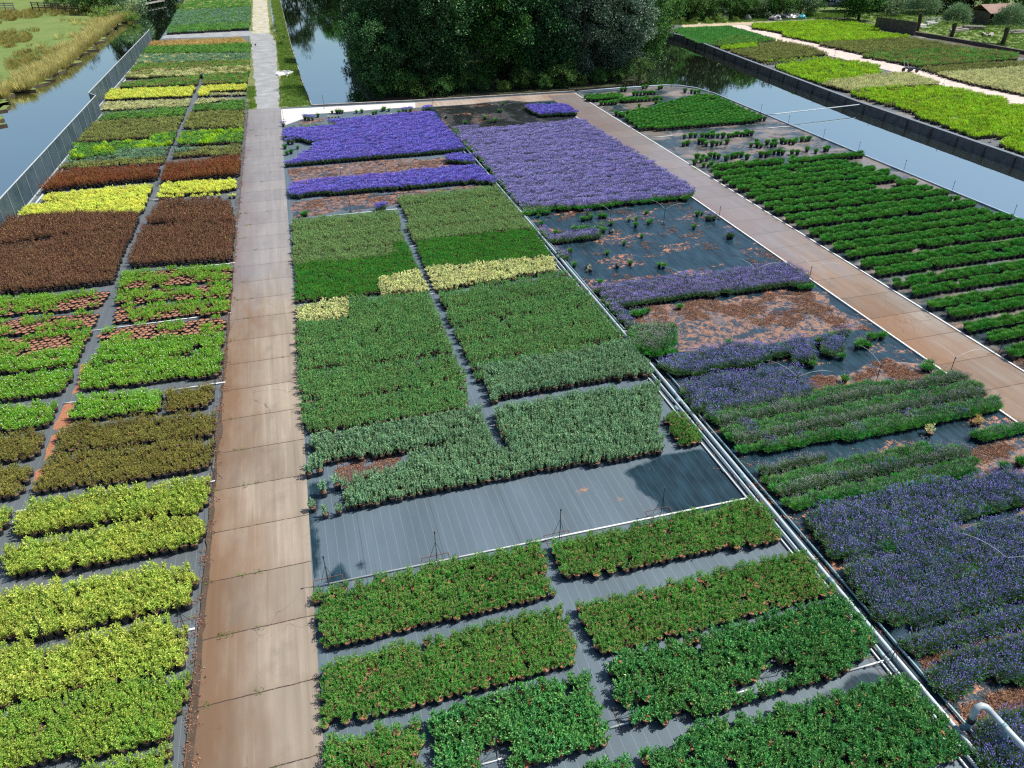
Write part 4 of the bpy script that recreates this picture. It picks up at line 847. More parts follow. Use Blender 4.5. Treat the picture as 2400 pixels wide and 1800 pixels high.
B('golden_shrub', 'stub bed beyond the aisle', 'aisle', 'S1 -80,1380|S1 20,1290|S1 110,1180|S1 110,1090^|S1 -80,1110^')
B('olive_shrub', 'first olive bed', 'path', 'S1 260,985|S1 900,910|S1 1380,830|S1 1560,790|S1 1585,600^|S1 1340,590^|S1 350,725^')
B('olive_shrub', 'first olive bed beyond the aisle', 'aisle', 'S1 -80,1050|S1 100,1020|S1 210,990|S1 265,770^|S1 -80,790^')
B('olive_shrub', 'second olive bed', 'path', 'S1 410,690|S1 900,650|S1 1580,560|S1 1590,380^|S1 1090,420^|S1 480,485^')
B('olive_shrub', 'second olive bed beyond the aisle', 'aisle', 'S1 -80,780|S1 320,700|S1 385,520^|S1 -80,560^')
B('white_flowered_shrub', 'white-flecked first bed', 'path', 'S1 530,455|S1 1210,390|S1 1210,210^|S1 590,260^')
B('olive_shrub', 'small olive corner bed', 'path', 'S1 1250,370|S1 1560,330|S1 1600,190^|S1 1230,225^')
B('white_flowered_shrub', 'white-flecked first bed beyond the aisle', 'aisle', 'S1 -80,545|S1 400,490|S1 470,300^|S1 -80,350^')
B('white_flowered_shrub', 'white-flecked second bed', 'path', 'S1 590,225|S1 1630,110|R5 1640,1370^|R5 980,1430^|R5 650,1470^')
B('white_flowered_shrub', 'white-flecked second bed beyond the aisle', 'aisle', 'S1 -80,310|S1 540,230|R5 580,1485^|R5 -80,1550^')
B('white_flowered_shrub', 'white-flecked third bed', 'path', 'R5 670,1450|R5 1640,1350|R5 1655,1215^|R5 760,1290^', holes=['R5 1420,1330|R5 1520,1320|R5 1520,1370|R5 1420,1380'])
B('white_flowered_shrub', 'white-flecked third bed beyond the aisle', 'aisle', 'R5 -80,1520|R5 600,1440|R5 650,1310^|R5 -80,1400^', mixk='soil_filled_pot', mixp=.30)
for nm, s, mp in (('half-empty first rows', 'R5 730,1275|R5 1650,1200|R5 1680,1090^|R5 790,1170^', .52), ('half-empty second rows', 'R5 830,1130|R5 1690,1050|R5 1710,960^|R5 860,1020^', .46),
              ('half-empty third rows', 'R5 860,990|R5 1700,930|R5 1715,840^|R5 880,910^', .46), ('half-empty fourth rows', 'R5 880,880|R5 1720,810|R5 1710,710^|R5 930,760^', .42)):
    B('sprouting_plant', nm, 'path', s, mixk='soil_filled_pot', mixp=mp)
for nm, s, mp in (('half-empty first rows beyond the aisle', 'R5 -80,1390|R5 640,1300|R5 700,1190^|R5 -80,1260^', .46), ('half-empty second rows beyond the aisle', 'R5 -80,1240|R5 740,1150|R5 780,1050^|R5 -80,1120^', .46),
              ('half-empty third rows beyond the aisle', 'R5 -80,1090|R5 780,1000|R5 830,900^|R5 -80,960^', .42)):
    B('sprouting_plant', nm, 'aisle', s, mixk='soil_filled_pot', mixp=mp)
B('dark_brown_shrub', 'brown bed at the path', 'path', 'R5 960,730|R5 1720,690|R5 1740,380^|R5 1060,430^')
B('dark_brown_shrub', 'brown bed beyond the aisle', 'aisle', 'R5 -80,950|R5 855,850|R5 930,640|R5 1010,440^|R5 600,480^|R5 -80,600^')
B('dark_brown_shrub', 'darker brown band at the path', 'path', 'R5 1080,395|R5 1740,395|R5 1700,230^|R5 1200,240^', scale=1.1)
B('dark_brown_shrub', 'darker brown band beyond the aisle', 'aisle', 'R5 -80,570|R5 330,500|R5 1040,440|R5 1080,330^|R5 600,320^|R5 30,370^|R5 -80,400^', scale=1.1)
B('yellow_shrub', 'yellow strip beyond the aisle', 'aisle', 'R5 160,345|R5 600,330|R5 1080,325|R5 1110,195^|R5 600,225^|R5 200,265^')
B('yellow_shrub', 'second yellow strip beyond the aisle', 'aisle', 'R5 320,235|R5 840,225|R5 1145,190|R5 1150,110^|R5 350,185^')
B('yellow_shrub', 'yellow strip at the path', 'path', 'R5 1180,190|R5 1600,170|R5 1750,140|R5 1750,75^|R5 1200,105^')
B('yellow_shrub', 'thin yellow row at the path', 'path', 'R5 1180,225|R5 1740,210|R5 1740,185^|R5 1185,195^', mixk='soil_filled_pot', mixp=.3)
B('red_leaved_shrub', 'copper bed at the path', 'path', 'R1 1200,1370|R1 1780,1310|R1 1780,1165^|R1 1230,1220^')
B('red_leaved_shrub', 'copper bed beyond the aisle', 'aisle', 'R1 310,1440|R1 500,1410|R1 1160,1340|R1 1230,1235^|R1 430,1280^')
B('far_olive_shrub', 'olive strip behind the copper bed', 'path', 'R1 1290,1180|R1 1780,1165|R1 1790,1080^|R1 1560,1090^|R1 1290,1150^', rowgap=3)
B('far_olive_shrub', 'olive strip behind the copper bed beyond the aisle', 'aisle', 'R1 430,1275|R1 1220,1225|R1 1240,1170^|R1 500,1210^', rowgap=3)
B('blue_green_shrub', 'blue green bed at the path', 'path', 'R1 1290,1160|R1 1550,1100|R1 1780,1075|R1 1790,1070^|R1 1300,1105^', rowgap=3)
B('blue_green_shrub', 'blue green bed beyond the aisle', 'aisle', 'R1 500,1215|R1 1240,1165|R1 1280,1095^|R1 860,1120^|R1 850,1160^|R1 520,1200^', rowgap=3)
B('far_green_shrub', 'leafy bed at the path', 'path', 'R1 1320,1080|R1 1790,1060|R1 1800,965^|R1 1350,985^', mixk='lime_shrub', mixp=.4)
B('far_green_shrub', 'leafy bed beyond the aisle', 'aisle', 'R1 510,1195|R1 850,1150|R1 1300,1090|R1 1320,990^|R1 1140,1000^|R1 1120,1050^|R1 570,1075^', mixk='lime_shrub', mixp=.4)
B('far_olive_shrub', 'broad olive bed at the path', 'path', 'R1 1350,970|R1 1800,955|R1 1810,825^|R1 1420,835^', rowgap=4)
B('far_olive_shrub', 'broad olive bed beyond the aisle', 'aisle', 'R1 570,1070|R1 1130,1030|R1 1340,985|R1 1380,870^|R1 700,910^', rowgap=4)
B('far_green_shrub', 'dark green bed at the path', 'path', 'R1 1430,830|R1 1810,815|R1 1810,745^|R1 1445,790^', rowgap=3)
B('far_green_shrub', 'dark green bed beyond the aisle', 'aisle', 'R1 720,900|R1 1390,870|R1 1400,800^|R1 780,845^', rowgap=3)
B('straw_shrub', 'straw strip', 'path', 'R1 750,825|R1 1430,790|R1 1430,735^|R1 775,760^', scale=.8)
B('straw_shrub', 'straw strip at the path', 'path', 'R1 1440,785|R1 1640,750|R1 1800,748|R1 1800,735^|R1 1470,733^', scale=.8)
B('yellow_shrub', 'far yellow bed beyond the aisle', 'aisle', 'R1 775,758|R1 1440,730|R1 1460,650^|R1 830,675^', sp=.36, scale=1.15)
B('yellow_shrub', 'far yellow bed at the path', 'path', 'R1 1470,728|R1 1555,725|R1 1560,695|R1 1830,685|R1 1830,635^|R1 1490,648^', sp=.36, scale=1.15)
B('straw_shrub', 'tiny straw piece at the path', 'path', 'R1 1565,725|R1 1825,715|R1 1825,695^|R1 1565,700^')
B('far_green_shrub', 'potted green bed beyond the aisle', 'aisle', 'R1 885,665|R1 1470,642|R1 1490,565^|R1 920,615^', mixk='far_olive_shrub', mixp=.5)
B('far_green_shrub', 'potted green bed at the path', 'path', 'R1 1500,640|R1 1830,630|R1 1840,550^|R1 1515,560^', mixk='far_olive_shrub', mixp=.5)
B('straw_shrub', 'ochre strip', 'path', 'R1 925,585|R1 1510,560|R1 1845,545|R1 1850,492^|R1 965,532^', mixk='far_olive_shrub', mixp=.45)
B('far_olive_shrub', 'second ochre strip', 'path', 'R1 970,530|R1 1850,492|R1 1850,448^|R1 1005,482^', mixk='far_green_shrub', mixp=.4)
B('blue_green_shrub', 'sage far strip', 'path', 'R1 1010,475|R1 1850,448|R1 1850,400^|R1 1040,408^', mixk='straw_shrub', mixp=.36)
B('far_green_shrub', 'leafy far strip', 'path', 'R1 1050,405|R1 1850,393|R1 1860,325^|R1 1070,352^', rowgap=3)
B('orange_shrub', 'orange far strip', 'path', 'R1 1075,352|R1 1850,335|R1 1790,285^|R1 1120,315^', mixk='far_green_shrub', mixp=.22)
for i, (s, k, mk) in enumerate((('R1 1235,255|R1 1840,222|R1 1850,170^|R1 1260,200^', 'far_green_shrub', 'blue_green_shrub'), ('R1 1262,200|R1 1850,170|R1 1855,115^|R1 1285,140^', 'blue_green_shrub', 'far_green_shrub'),
        ('R1 1290,140|R1 1855,115|R1 1860,60^|R1 1320,85^', 'blue_green_shrub', 'far_green_shrub'), ('R1 1325,85|R1 1860,60|R1 1865,-30^|R1 1400,-30^', 'far_green_shrub', 'straw_shrub'))):
    B(k, ('nearest', 'second', 'third', 'last')[i].replace('nearest', 'first') + ' strip beyond the gravel bend', 'path', s, mixk=mk, mixp=.35, sp=.42, scale=1.25, rowgap=4)

# round plants beyond the side path
rp = 'rounded_plant'
for nm, s in (('double row under the bare patch', 'R4 170,1120|R4 670,1070|R4 660,1035^|R4 200,1075^'), ('short double row by the canal', 'R4 690,1070|R4 1160,1025|R4 1160,990^|R4 700,1035^')):
    B(rp, nm, 'side', s, sp=.39)
def strip(nm, yf, x0, x1, rows=2, sp=.40, skip=()):
    rg = random.Random(int(yf * 100)); 
    for r in range(rows):
        x = x0 + (r % 2) * sp * .5
        while x < x1:
            if not any(a < x < b for a, b in skip) and in_view(x, yf + .2 + r * .36, .3, 160) and rg.random() > .012 and free(x, yf + .2 + r * .36, .25):
                put(rp, x + rg.gauss(0, .02), yf + .2 + r * .36 + rg.gauss(0, .02), rg, nm, 'side', r + 1, 1.0)
            x += sp
for i, (yf, xe, sk) in enumerate(((47.1, 42.6, ((36.2, 36.9),)), (44.9, 43.6, ()), (42.5, 44.0, ((40.2, 42.4),)), (40.1, 44.7, ()), (37.6, 44.6, ()), (35.0, 45.0, ()), (32.6, 45.2, ()), (30.05, 45.2, ()), (27.4, 45.2, ()), (24.8, 45.2, ()), (22.3, 45.2, ()), (19.8, 45.2, ()))):
    w = ORD[i + 1]
    strip(w + ' front strip', yf, 30.55 + (.25 if yf < 30 else 0), xe, 2, skip=sk)
    strip(w + ' back strip', yf + 1.12, 30.5, xe - .5, 2)
B(rp, 'dense wedge of round plants', 'side', 'R3 1480,1145|R3 2212,1090|R4 550,790|R4 180,615^|R4 100,615^|R3 1750,880^|R3 1590,920^|R3 1540,960|R3 1460,950^|R3 1310,990^', sp=.42, patchy=.2, dymul=1.35)
for nm, s in (('far short double row', 'R3 1020,885|R3 1330,862|R3 1330,815^|R3 1000,830^'), ('row at the wedge top', 'R3 1120,920|R3 1280,905|R3 1320,870|R3 1740,868|R3 1740,850^|R3 1130,885^'),
           ('far single row', 'R3 1365,835|R3 1700,815|R3 1700,795^|R3 1370,810^'), ('farthest short row', 'R3 1220,805|R3 1400,785|R3 1400,770^|R3 1215,785^'), ('corner clump by the canal bend', 'R3 1840,800|R3 1980,820|R3 1980,780^|R3 1840,785^')):
    B(rp, nm, 'side', s, sp=.42)
single(rp, 'R4', [(10, 900), (50, 895), (80, 892), (125, 895), (150, 892), (165, 888), (195, 895), (225, 895), (260, 895), (295, 895), (312, 892), (330, 890), (350, 885), (375, 885), (398, 885), (420, 880), (445, 880), (190, 880), (345, 875), (410, 870),
  (5, 950), (30, 945), (105, 930), (150, 950), (130, 935), (190, 950), (220, 945), (245, 940), (285, 935)], 'lone round green pot in a loose row on dusty cloth', 'loose rows on dusty cloth', 1.0)
single(rp, 'R4', [(440, 955), (480, 955), (505, 960), (475, 930), (545, 940), (575, 955), (600, 950), (590, 935), (640, 930), (665, 935), (690, 930), (715, 938), (730, 925), (770, 920), (795, 920), (815, 915), (803, 985), (860, 995), (920, 985), (935, 980), (505, 1020), (540, 1020), (560, 1005), (590, 1000), (620, 1000), (645, 1005), (705, 1005), (740, 1005), (710, 1040), (725, 1060)],
       'lone round green pot towards the canal edge', 'cloth towards the canal', 1.0)
single(rp, 'R4', [(75, 1070), (90, 1035), (130, 1030), (155, 1045), (175, 1025), (205, 1020), (230, 1030), (135, 1085), (165, 1085), (185, 1080), (280, 1045), (320, 1030), (345, 1025), (378, 1020), (415, 1035), (118, 1055)], 'lone round green pot close to the side path', 'cloth close to the side path', 1.0)
single(rp, 'R3', [(1500, 770), (1530, 765), (1640, 775), (1660, 770), (1465, 930), (1610, 905), (1645, 905), (1270, 1000), (1300, 1010)], 'lone round green pot at the far canal bend', 'cloth by the canal bend', 1.0)
# across the canal
F = lambda k, nm, s, **kw: B(k, nm, 'track', s, **kw)
F('seedling_plant', 'light green far bed', 'R4 -30,230|R4 0,245|R4 100,290|R4 170,300|R4 320,240|R4 590,265|R4 300,172^|R4 -60,188^', sp=.45, scale=1.35, mixk='far_green_shrub', mixp=0)
F('far_green_shrub', 'dark green far bed', 'R4 170,305|R4 240,315|R4 480,290|R4 610,272|R4 430,230^|R4 90,250^', sp=.45, scale=1.2, rowgap=3, gapw=.6)
F('lime_shrub', 'small lime far bed', 'R4 250,335|R4 480,322|R4 475,285^|R4 250,300^', rowgap=3, gapw=.6)
F('far_olive_shrub', 'olive bed on the wall side', 'R4 310,345|R4 500,412|R4 940,362|R4 800,300^|R4 620,270^|R4 480,290^', sp=.42, scale=1.2, rowgap=4)
F('lime_shrub', 'lime-edged olive bed', 'R4 480,415|R4 560,420|R4 740,402|R4 1030,385|R4 950,365^|R4 500,395^', sp=.45, scale=.8, mixk='far_olive_shrub', mixp=.55, rowgap=3, gapw=.6)
F('lime_shrub', 'first lime bed on the wall side', 'R4 605,450|R4 750,510|R4 1270,470|R4 1270,430^|R4 1140,402^|R4 900,385^|R4 605,425^', mixk='far_green_shrub', mixp=.35, rowgap=3, gapw=.6)
F('lime_shrub', 'second lime bed on the wall side', 'R4 750,505|R4 900,550|R4 1300,490|R4 1270,460^|R4 760,478^', mixk='far_green_shrub', mixp=.3, rowgap=3, gapw=.6)
F('straw_shrub', 'cream green bed on the wall side', 'R4 905,560|R4 1060,605|R4 1650,560|R4 1560,510^|R4 1420,480^|R4 920,525^', scale=1.3)
F('lime_shrub', 'broad lime bed on the wall side', 'R4 1085,620|R4 1200,650|R4 1500,735|R4 1900,700|R4 2095,690|R4 2090,640^|R4 1660,558^|R4 1100,580^', mixk='far_olive_shrub', mixp=.3, mixband=1.2, rowgap=3, gapw=.6)
F('lime_shrub', 'lime bed along the canal wall', 'R4 1510,765|R4 1640,800|R4 1880,900|R4 2212,890|R4 2300,880|R4 2400,700^|R4 2212,680^|R4 1750,700^|R4 1510,725^', mixk='straw_shrub', mixp=.22, rowgap=3, gapw=.6)
F('lime_shrub', 'last lime bed at the canal wall', 'R4 2050,950|R4 2212,1010|R4 2400,1010|R4 2400,860^|R4 2212,880^|R4 2060,910^', rowgap=3, gapw=.6)
F('lime_shrub', 'lime bed beyond the track', 'R4 450,185|R4 650,215|R4 860,205|R4 1270,200|R4 1275,175^|R4 1050,140^|R4 860,135^|R4 450,158^', mixk='far_green_shrub', mixp=.3, rowgap=3, gapw=.6)
F('lime_shrub', 'second lime bed beyond the track', 'R4 645,235|R4 880,280|R4 1460,250|R4 1470,235^|R4 1100,195^|R4 650,212^', rowgap=3, gapw=.6)
F('far_olive_shrub', 'olive bed beyond the track', 'R4 890,300|R4 1150,355|R4 1800,315|R4 1800,305^|R4 1500,252^|R4 900,280^', sp=.42, scale=1.2, rowgap=4)
F('far_green_shrub', 'leafy bed beyond the track', 'R4 1165,370|R4 1530,435|R4 2165,390|R4 2170,350^|R4 1820,312^|R4 1180,350^', sp=.42, scale=1.2, mixk='far_olive_shrub', mixp=.5, rowgap=4)
F('far_olive_shrub', 'dull bed before the straw field', 'R4 1525,455|R4 1640,490|R4 2212,440|R4 2400,430|R4 2400,385^|R4 2212,395^|R4 1530,440^', sp=.42, scale=1.1, rowgap=3, gapw=.6)
F('straw_shrub', 'straw coloured bed beyond the track', 'R4 1640,490|R4 1900,560|R4 2212,625|R4 2400,660|R4 2400,430^|R4 2212,440^|R4 1700,480^', sp=.42, scale=1.25)

# ------------------------------------------------------------------ make objects: the largest of each kind by itself, the rest as one mass
def fit_label(parts):
    t = ' '.join(parts); return t
REFN = {'path': 'from the path', 'pipes': 'from the pipes', 'aisle': 'from the aisle', 'side': 'from the side path', 'track': 'from the track', '': ''}
def number_plants():
    from collections import defaultdict
    g = defaultdict(list)
    for p in ALL:
        if p['row']: g[(p['bed'], p['row'])].append(p)
    for (b, r), L in g.items():
        ref = L[0]['ref']; L.sort(key=lambda p: p['x'], reverse=(ref in ('pipes', 'aisle') or (ref == 'path' and L[0]['x'] < -3) or (ref == 'track' and L[0]['x'] < 78)))
        for i, p in enumerate(L): p['col'] = i + 1
    rows = defaultdict(set)
    for p in ALL:
        if p['row']: rows[p['bed']].add(p['row'])
    rk = {b: {r: i + 1 for i, r in enumerate(sorted(s))} for b, s in rows.items()}
    for p in ALL:
        if p['row']: p['rowi'] = rk[p['bed']][p['row']]
number_plants()
CAT = {'faded_lavender': 'lavender', 'lavender': 'lavender', 'purple_lavender': 'lavender', 'pale_lavender': 'lavender', 'violet_lavender': 'lavender', 'green_lavender': 'lavender', 'soil_filled_pot': 'plant pot'}
CAP = 290
counts = {}
for kind in KINDS:
    lst = [p for p in ALL if p['kind'] == kind]
    if not lst: continue
    vis = [p for p in lst if in_view(p['x'], p['y'], .2, 4)]
    vis.sort(key=lambda p: (not p['forced'], p['x'] ** 2 + p['y'] ** 2))
    own = vis[:CAP]; ids = set(map(id, own)); rest = [p for p in lst if id(p) not in ids]
    counts[kind] = (len(own), len(rest))
    V = lib(kind); pr, ph, top, sp, nv, parts, f, look = KINDS[kind]
    protos = {}
    used_lab = {}
    for p in own:
        d = math.hypot(p['x'], p['y']); near = parts and d < 60
        if near:
            key = p['v']
            if key not in protos:
                t = empty(kind, (0, 0, 0)); ch = []
                for nm, me in V[p['v']][1]:
                    o = bpy.data.objects.new(nm, me); COL.link(o); o.parent = t; ch.append(o)
                protos[key] = (t, ch); root = t
            else:
                t, ch = protos[key]; root = t.copy(); COL.link(root)
                for c in ch:
                    k = c.copy(); COL.link(k); k.parent = root
        else:
            if ('m', p['v']) not in protos:
                root = bpy.data.objects.new(kind, V[p['v']][0]); protos[('m', p['v'])] = root; COL.link(root)
            else:
                root = protos[('m', p['v'])].copy(); COL.link(root)
        root.location = (p['x'], p['y'], .012); root.rotation_euler = (0, 0, p['r']); root.scale = (p['s'],) * 3
        if p['row']:
            lab = f"{look}, {ordinal(p['col'])} {REFN[p['ref']]}, {ordinal(p['rowi'])} row, {p['bed']}"
            if len(lab.split()) > 16: lab = f"{look}, {ordinal(p['col'])} {REFN[p['ref']].replace('the ', '')}, row {ordinal(p['rowi'])}, {p['bed'].replace(' of ', ' ').replace('the ', '')}"
            grp = look + ' plants of the ' + p['bed']
        else:
            n = used_lab.get(p['look'], 0) + 1; used_lab[p['look']] = n
            lab = p['look']; lab = f"{lab}, {ordinal(n)} of its scatter"; grp = p['look'] + 's'
        tag(root, lab, CAT.get(kind, 'potted shrub' if 'shrub' in kind else 'potted plant'), grp)
    if rest:
        # variants as instance sources, not in the scene themselves
        col = bpy.data.collections.new('source_' + kind)
        for i, (me, pm) in enumerate(V):
            o = bpy.data.objects.new(f'source_{kind}_{i}', me); col.objects.link(o)
        me = bpy.data.meshes.new(kind + '_mass'); me.from_pydata([(p['x'], p['y'], .012) for p in rest], [], [])
        a = me.attributes.new('rot', 'FLOAT', 'POINT'); a.data.foreach_set('value', [p['r'] for p in rest])
        a = me.attributes.new('scl', 'FLOAT', 'POINT'); a.data.foreach_set('value', [p['s'] for p in rest])
        a = me.attributes.new('vr', 'INT', 'POINT'); a.data.foreach_set('value', [p['v'] for p in rest])
        o = bpy.data.objects.new('massed_' + kind + 's', me); COL.link(o); tag(o, kind='stuff')
        o['label'] = 'rest of the ' + look + ' rows standing too many to count'
        ng = bpy.data.node_groups.new('scatter_' + kind, 'GeometryNodeTree')
        ng.interface.new_socket('Geometry', in_out='INPUT', socket_type='NodeSocketGeometry'); ng.interface.new_socket('Geometry', in_out='OUTPUT', socket_type='NodeSocketGeometry')
        gi = ng.nodes.new('NodeGroupInput'); go = ng.nodes.new('NodeGroupOutput'); ip = ng.nodes.new('GeometryNodeInstanceOnPoints'); ci = ng.nodes.new('GeometryNodeCollectionInfo')
        ci.inputs['Collection'].default_value = col; ci.inputs['Separate Children'].default_value = True; ci.inputs['Reset Children'].default_value = True
        def att(nm, ty):
            n = ng.nodes.new('GeometryNodeInputNamedAttribute'); n.data_type = ty; n.inputs['Name'].default_value = nm; return n.outputs['Attribute']
        cx = ng.nodes.new('ShaderNodeCombineXYZ'); ng.links.new(att('rot', 'FLOAT'), cx.inputs['Z'])
        ng.links.new(gi.outputs[0], ip.inputs['Points']); ng.links.new(ci.outputs[0], ip.inputs['Instance']); ip.inputs['Pick Instance'].default_value = True
        ng.links.new(att('vr', 'INT'), ip.inputs['Instance Index']); ng.links.new(cx.outputs[0], ip.inputs['Rotation']); ng.links.new(att('scl', 'FLOAT'), ip.inputs['Scale'])
        ng.links.new(ip.outputs[0], go.inputs[0])
        md = o.modifiers.new('scatter', 'NODES'); md.node_group = ng
print('PLANTS', len(ALL), counts)
# ================================================================== TREES, FAR THINGS, SMALL THINGS
def tree_mb(seed, rx, rz, zc, clumps, per, leaf, crad=1.1, hollow=.45, low=None):
    """crown: leaf clumps on an uneven shell"""
    rg = np.random.default_rng(seed); mb = MB()
    for c in range(clumps):
        v = rg.normal(0, 1, 3); v /= np.linalg.norm(v)
        k = 1 + .28 * noise.noise(Vector((v[0] * 1.6, v[1] * 1.6, v[2] * 1.6 + seed))) * 2
        rr = (hollow + (1 - hollow) * rg.uniform(0, 1) ** .5) * k
        cen = np.array([v[0] * rx * rr, v[1] * rx * rr, zc + v[2] * rz * rr])
        if low and cen[2] < low: cen[2] = low + rg.uniform(0, .8)
        n = int(per * rg.uniform(.6, 1.3)); r = crad * rg.uniform(.6, 1.25)
        o = rg.normal(0, 1, (n, 3)); o /= np.linalg.norm(o, axis=1)[:, None]; o *= (r * rg.uniform(.15, 1, n) ** .6)[:, None]; o[:, 2] *= .75
        D = o / r + rg.normal(0, .55, (n, 3)) + [0, 0, .1]; S = np.array([0, 0, 1]) + rg.normal(0, .6, (n, 3))
        LL = leaf * rg.uniform(.6, 1.25, n); leaves(mb, cen + o, D, S, LL, LL * .62, 0, .15)
    return mb
def trunk_mb(seed, h, r, spread, limbs=6):
    rg = random.Random(seed); mb = MB(); lean = (rg.uniform(-.3, .3), rg.uniform(-.3, .3))
    pts = [(0, 0, -.3), (lean[0] * .2, lean[1] * .2, h * .3), (lean[0], lean[1], h * .65), (lean[0] * 1.3, lean[1] * 1.3, h)]
    mb.tube(pts, [r * 1.25, r, r * .7, r * .2], 8)
    for i in range(limbs):
        z = h * (.28 + .55 * i / limbs); a = i * 2.4 + rg.random(); L = spread * rg.uniform(.6, .95)
        f = z / h; b = (lean[0] * f * 1.3, lean[1] * f * 1.3, z)
        mb.tube([b, (b[0] + math.cos(a) * L * .5, b[1] + math.sin(a) * L * .5, z + L * .35), (b[0] + math.cos(a) * L, b[1] + math.sin(a) * L, z + L * .8)], [r * .45, r * .3, r * .08], 6)
    return mb
LM('alder', [(.008, .034, .010), (.014, .055, .016), (.035, .105, .032), (.09, .19, .06)], .38, .15, patch=.1)  # top stops of the wood's leaves paint sunlit flecks into the colour
LM('poplar', [(.02, .045, .025), (.05, .09, .055), (.11, .17, .11), (.22, .30, .22)], .4, .2, patch=.1)
LM('maple', [(.010, .05, .010), (.022, .085, .016), (.05, .14, .028), (.12, .24, .045)], .45, .2, patch=.1)
LM('wood', [(.007, .026, .009), (.013, .042, .014), (.028, .07, .022)], .5, .15)
LM('bushes', [(.02, .06, .014), (.04, .11, .022), (.08, .17, .04)], .5, .3)
LM('willow', [(.07, .13, .06), (.13, .20, .10), (.20, .28, .16)], .5, .25)
LM('bramble', [(.07, .14, .025), (.13, .22, .04), (.22, .30, .07)], .5, .3)
TV = {}
def tree(name, label, x, y, kind, scale=1.0, rz=0.0, group=None, cat='tree', z=None):
    if z is None: z = -.36 if (y > 82 and 2 < x < 60) or x < -20 else 0.0
    if kind not in TV:
        sp = TREES[kind]; TV[kind] = (trunk_mb(sp['seed'], sp['h'] * .8, sp['tr'], sp['rx'] * .75).mesh('trunk', M['trunk'], True),
              tree_mb(sp['seed'], sp['rx'], sp['rz'], sp['h'] - sp['rz'], sp['clumps'], sp['per'], sp['leaf'], sp.get('crad', 1.1), sp.get('hollow', .5), sp.get('low')).mesh('crown', L_[sp['mat']]))
    t = empty(name, (x, y, z), rz); t.scale = (scale,) * 3; tag(t, label, cat, group)
    for nm, me in zip(('trunk', 'crown'), TV[kind]):
        o = bpy.data.objects.new(nm, me); COL.link(o); o.parent = t
    return t
TREES = {
 'alder1': dict(seed=3, h=15, rx=4.0, rz=7.2, tr=.28, clumps=230, per=130, leaf=.27, mat='alder', low=.8),
 'alder2': dict(seed=14, h=14, rx=4.4, rz=6.6, tr=.26, clumps=230, per=130, leaf=.27, mat='alder', low=.8),
 'maple': dict(seed=27, h=15, rx=4.2, rz=7.2, tr=.28, clumps=230, per=130, leaf=.27, mat='maple', low=.6),
 'poplar': dict(seed=41, h=14.5, rx=4.3, rz=6.9, tr=.25, clumps=220, per=130, leaf=.27, mat='poplar', low=1.2),
 'wood1': dict(seed=55, h=14, rx=4.8, rz=6.8, tr=.3, clumps=130, per=75, leaf=.5, mat='wood', crad=1.4, low=.5),
 'wood2': dict(seed=66, h=12, rx=4.6, rz=5.8, tr=.3, clumps=120, per=75, leaf=.5, mat='wood', crad=1.4, low=.5),
 'wood3': dict(seed=71, h=11, rx=4.0, rz=5.3, tr=.25, clumps=110, per=75, leaf=.46, mat='maple', crad=1.3, low=.4),
 'shrub1': dict(seed=82, h=3.6, rx=2.4, rz=1.8, tr=.1, clumps=50, per=60, leaf=.24, mat='bushes', crad=.7, low=.3),
 'shrub2': dict(seed=83, h=3.2, rx=2.2, rz=1.6, tr=.1, clumps=46, per=60, leaf=.22, mat='willow', crad=.7, low=.3),
 'shrub3': dict(seed=84, h=2.4, rx=2.0, rz=1.2, tr=.08, clumps=40, per=55, leaf=.2, mat='bramble', crad=.6, low=.2),
}
wg = 'trees of the wood between the canals'
for i, (x, y, k, s, lab) in enumerate([
    (9.3, 84.9, 'alder2', .62, 'low dark tree whose branches hang over the middle canal corner'),
    (11.6, 87.2, 'alder1', 1.0, 'dark green tree overhanging the middle canal at the wood corner'),
    (17.2, 86.8, 'alder2', 1.02, 'dark broad tree second from the middle canal, front of the wood'),
    (23.0, 87.4, 'maple', 1.0, 'mid green tree in the centre of the wood front'),
    (28.6, 87.0, 'alder1', 1.05, 'very dark tree behind the start of the side path'),
    (34.2, 87.0, 'poplar', 1.02, 'silvery leaved tree at the front of the wood'),
    (39.3, 87.4, 'poplar', .9, 'smaller silvery tree next to the canal bend'),
    (43.6, 91.0, 'maple', .82, 'green tree leaning over the canal bend at the wood end'),
    (13.6, 95.5, 'alder2', 1.08, 'dark tree in the second rank near the middle canal'),
    (19.8, 97.0, 'poplar', 1.05, 'grey green tree rising behind the front rank'),
    (26.8, 95.5, 'alder1', 1.1, 'tall dark tree deep inside the wood'),
    (33.0, 96.5, 'alder2', 1.12, 'tall dark tree behind the silvery one'),
    (39.8, 96.5, 'maple', 1.1, 'tall fresh green tree behind the canal bend'),
    (46.5, 98.0, 'maple', .95, 'fresh green tree at the outer edge of the wood'),
    (12.5, 106, 'alder1', 1.05, 'dark tree on the middle canal bank behind the corner tree'),
    (15.0, 118, 'alder2', 1.1, 'dark tree farther along the middle canal bank'),
    (49.5, 107, 'alder2', .95, 'dark tree on the bank where the canal narrows'),
    (45.5, 94.5, 'alder2', .6, 'low dark tree hanging over the canal beyond the bend'), (48.0, 100.5, 'alder1', .62, 'low dark tree on the bank past the bend'),
    (55.0, 117, 'wood1', .9, 'dark tree closing the canal end'),
    (22, 108, 'wood1', 1.1, 'shadowy tree in the middle of the wood'), (31, 107, 'wood2', 1.2, 'shadowy broad tree deep in the wood'), (41, 108, 'wood1', 1.1, 'shadowy tree deep in the wood near the field'),
    (15.8, 131, 'wood2', 1.1, 'tree on the bank beyond the wood front'), (18, 146, 'wood3', 1.1, 'lighter tree near the sunny canal bank')]):
    tree('tree', lab, x, y, k, s, i * 1.3, wg)
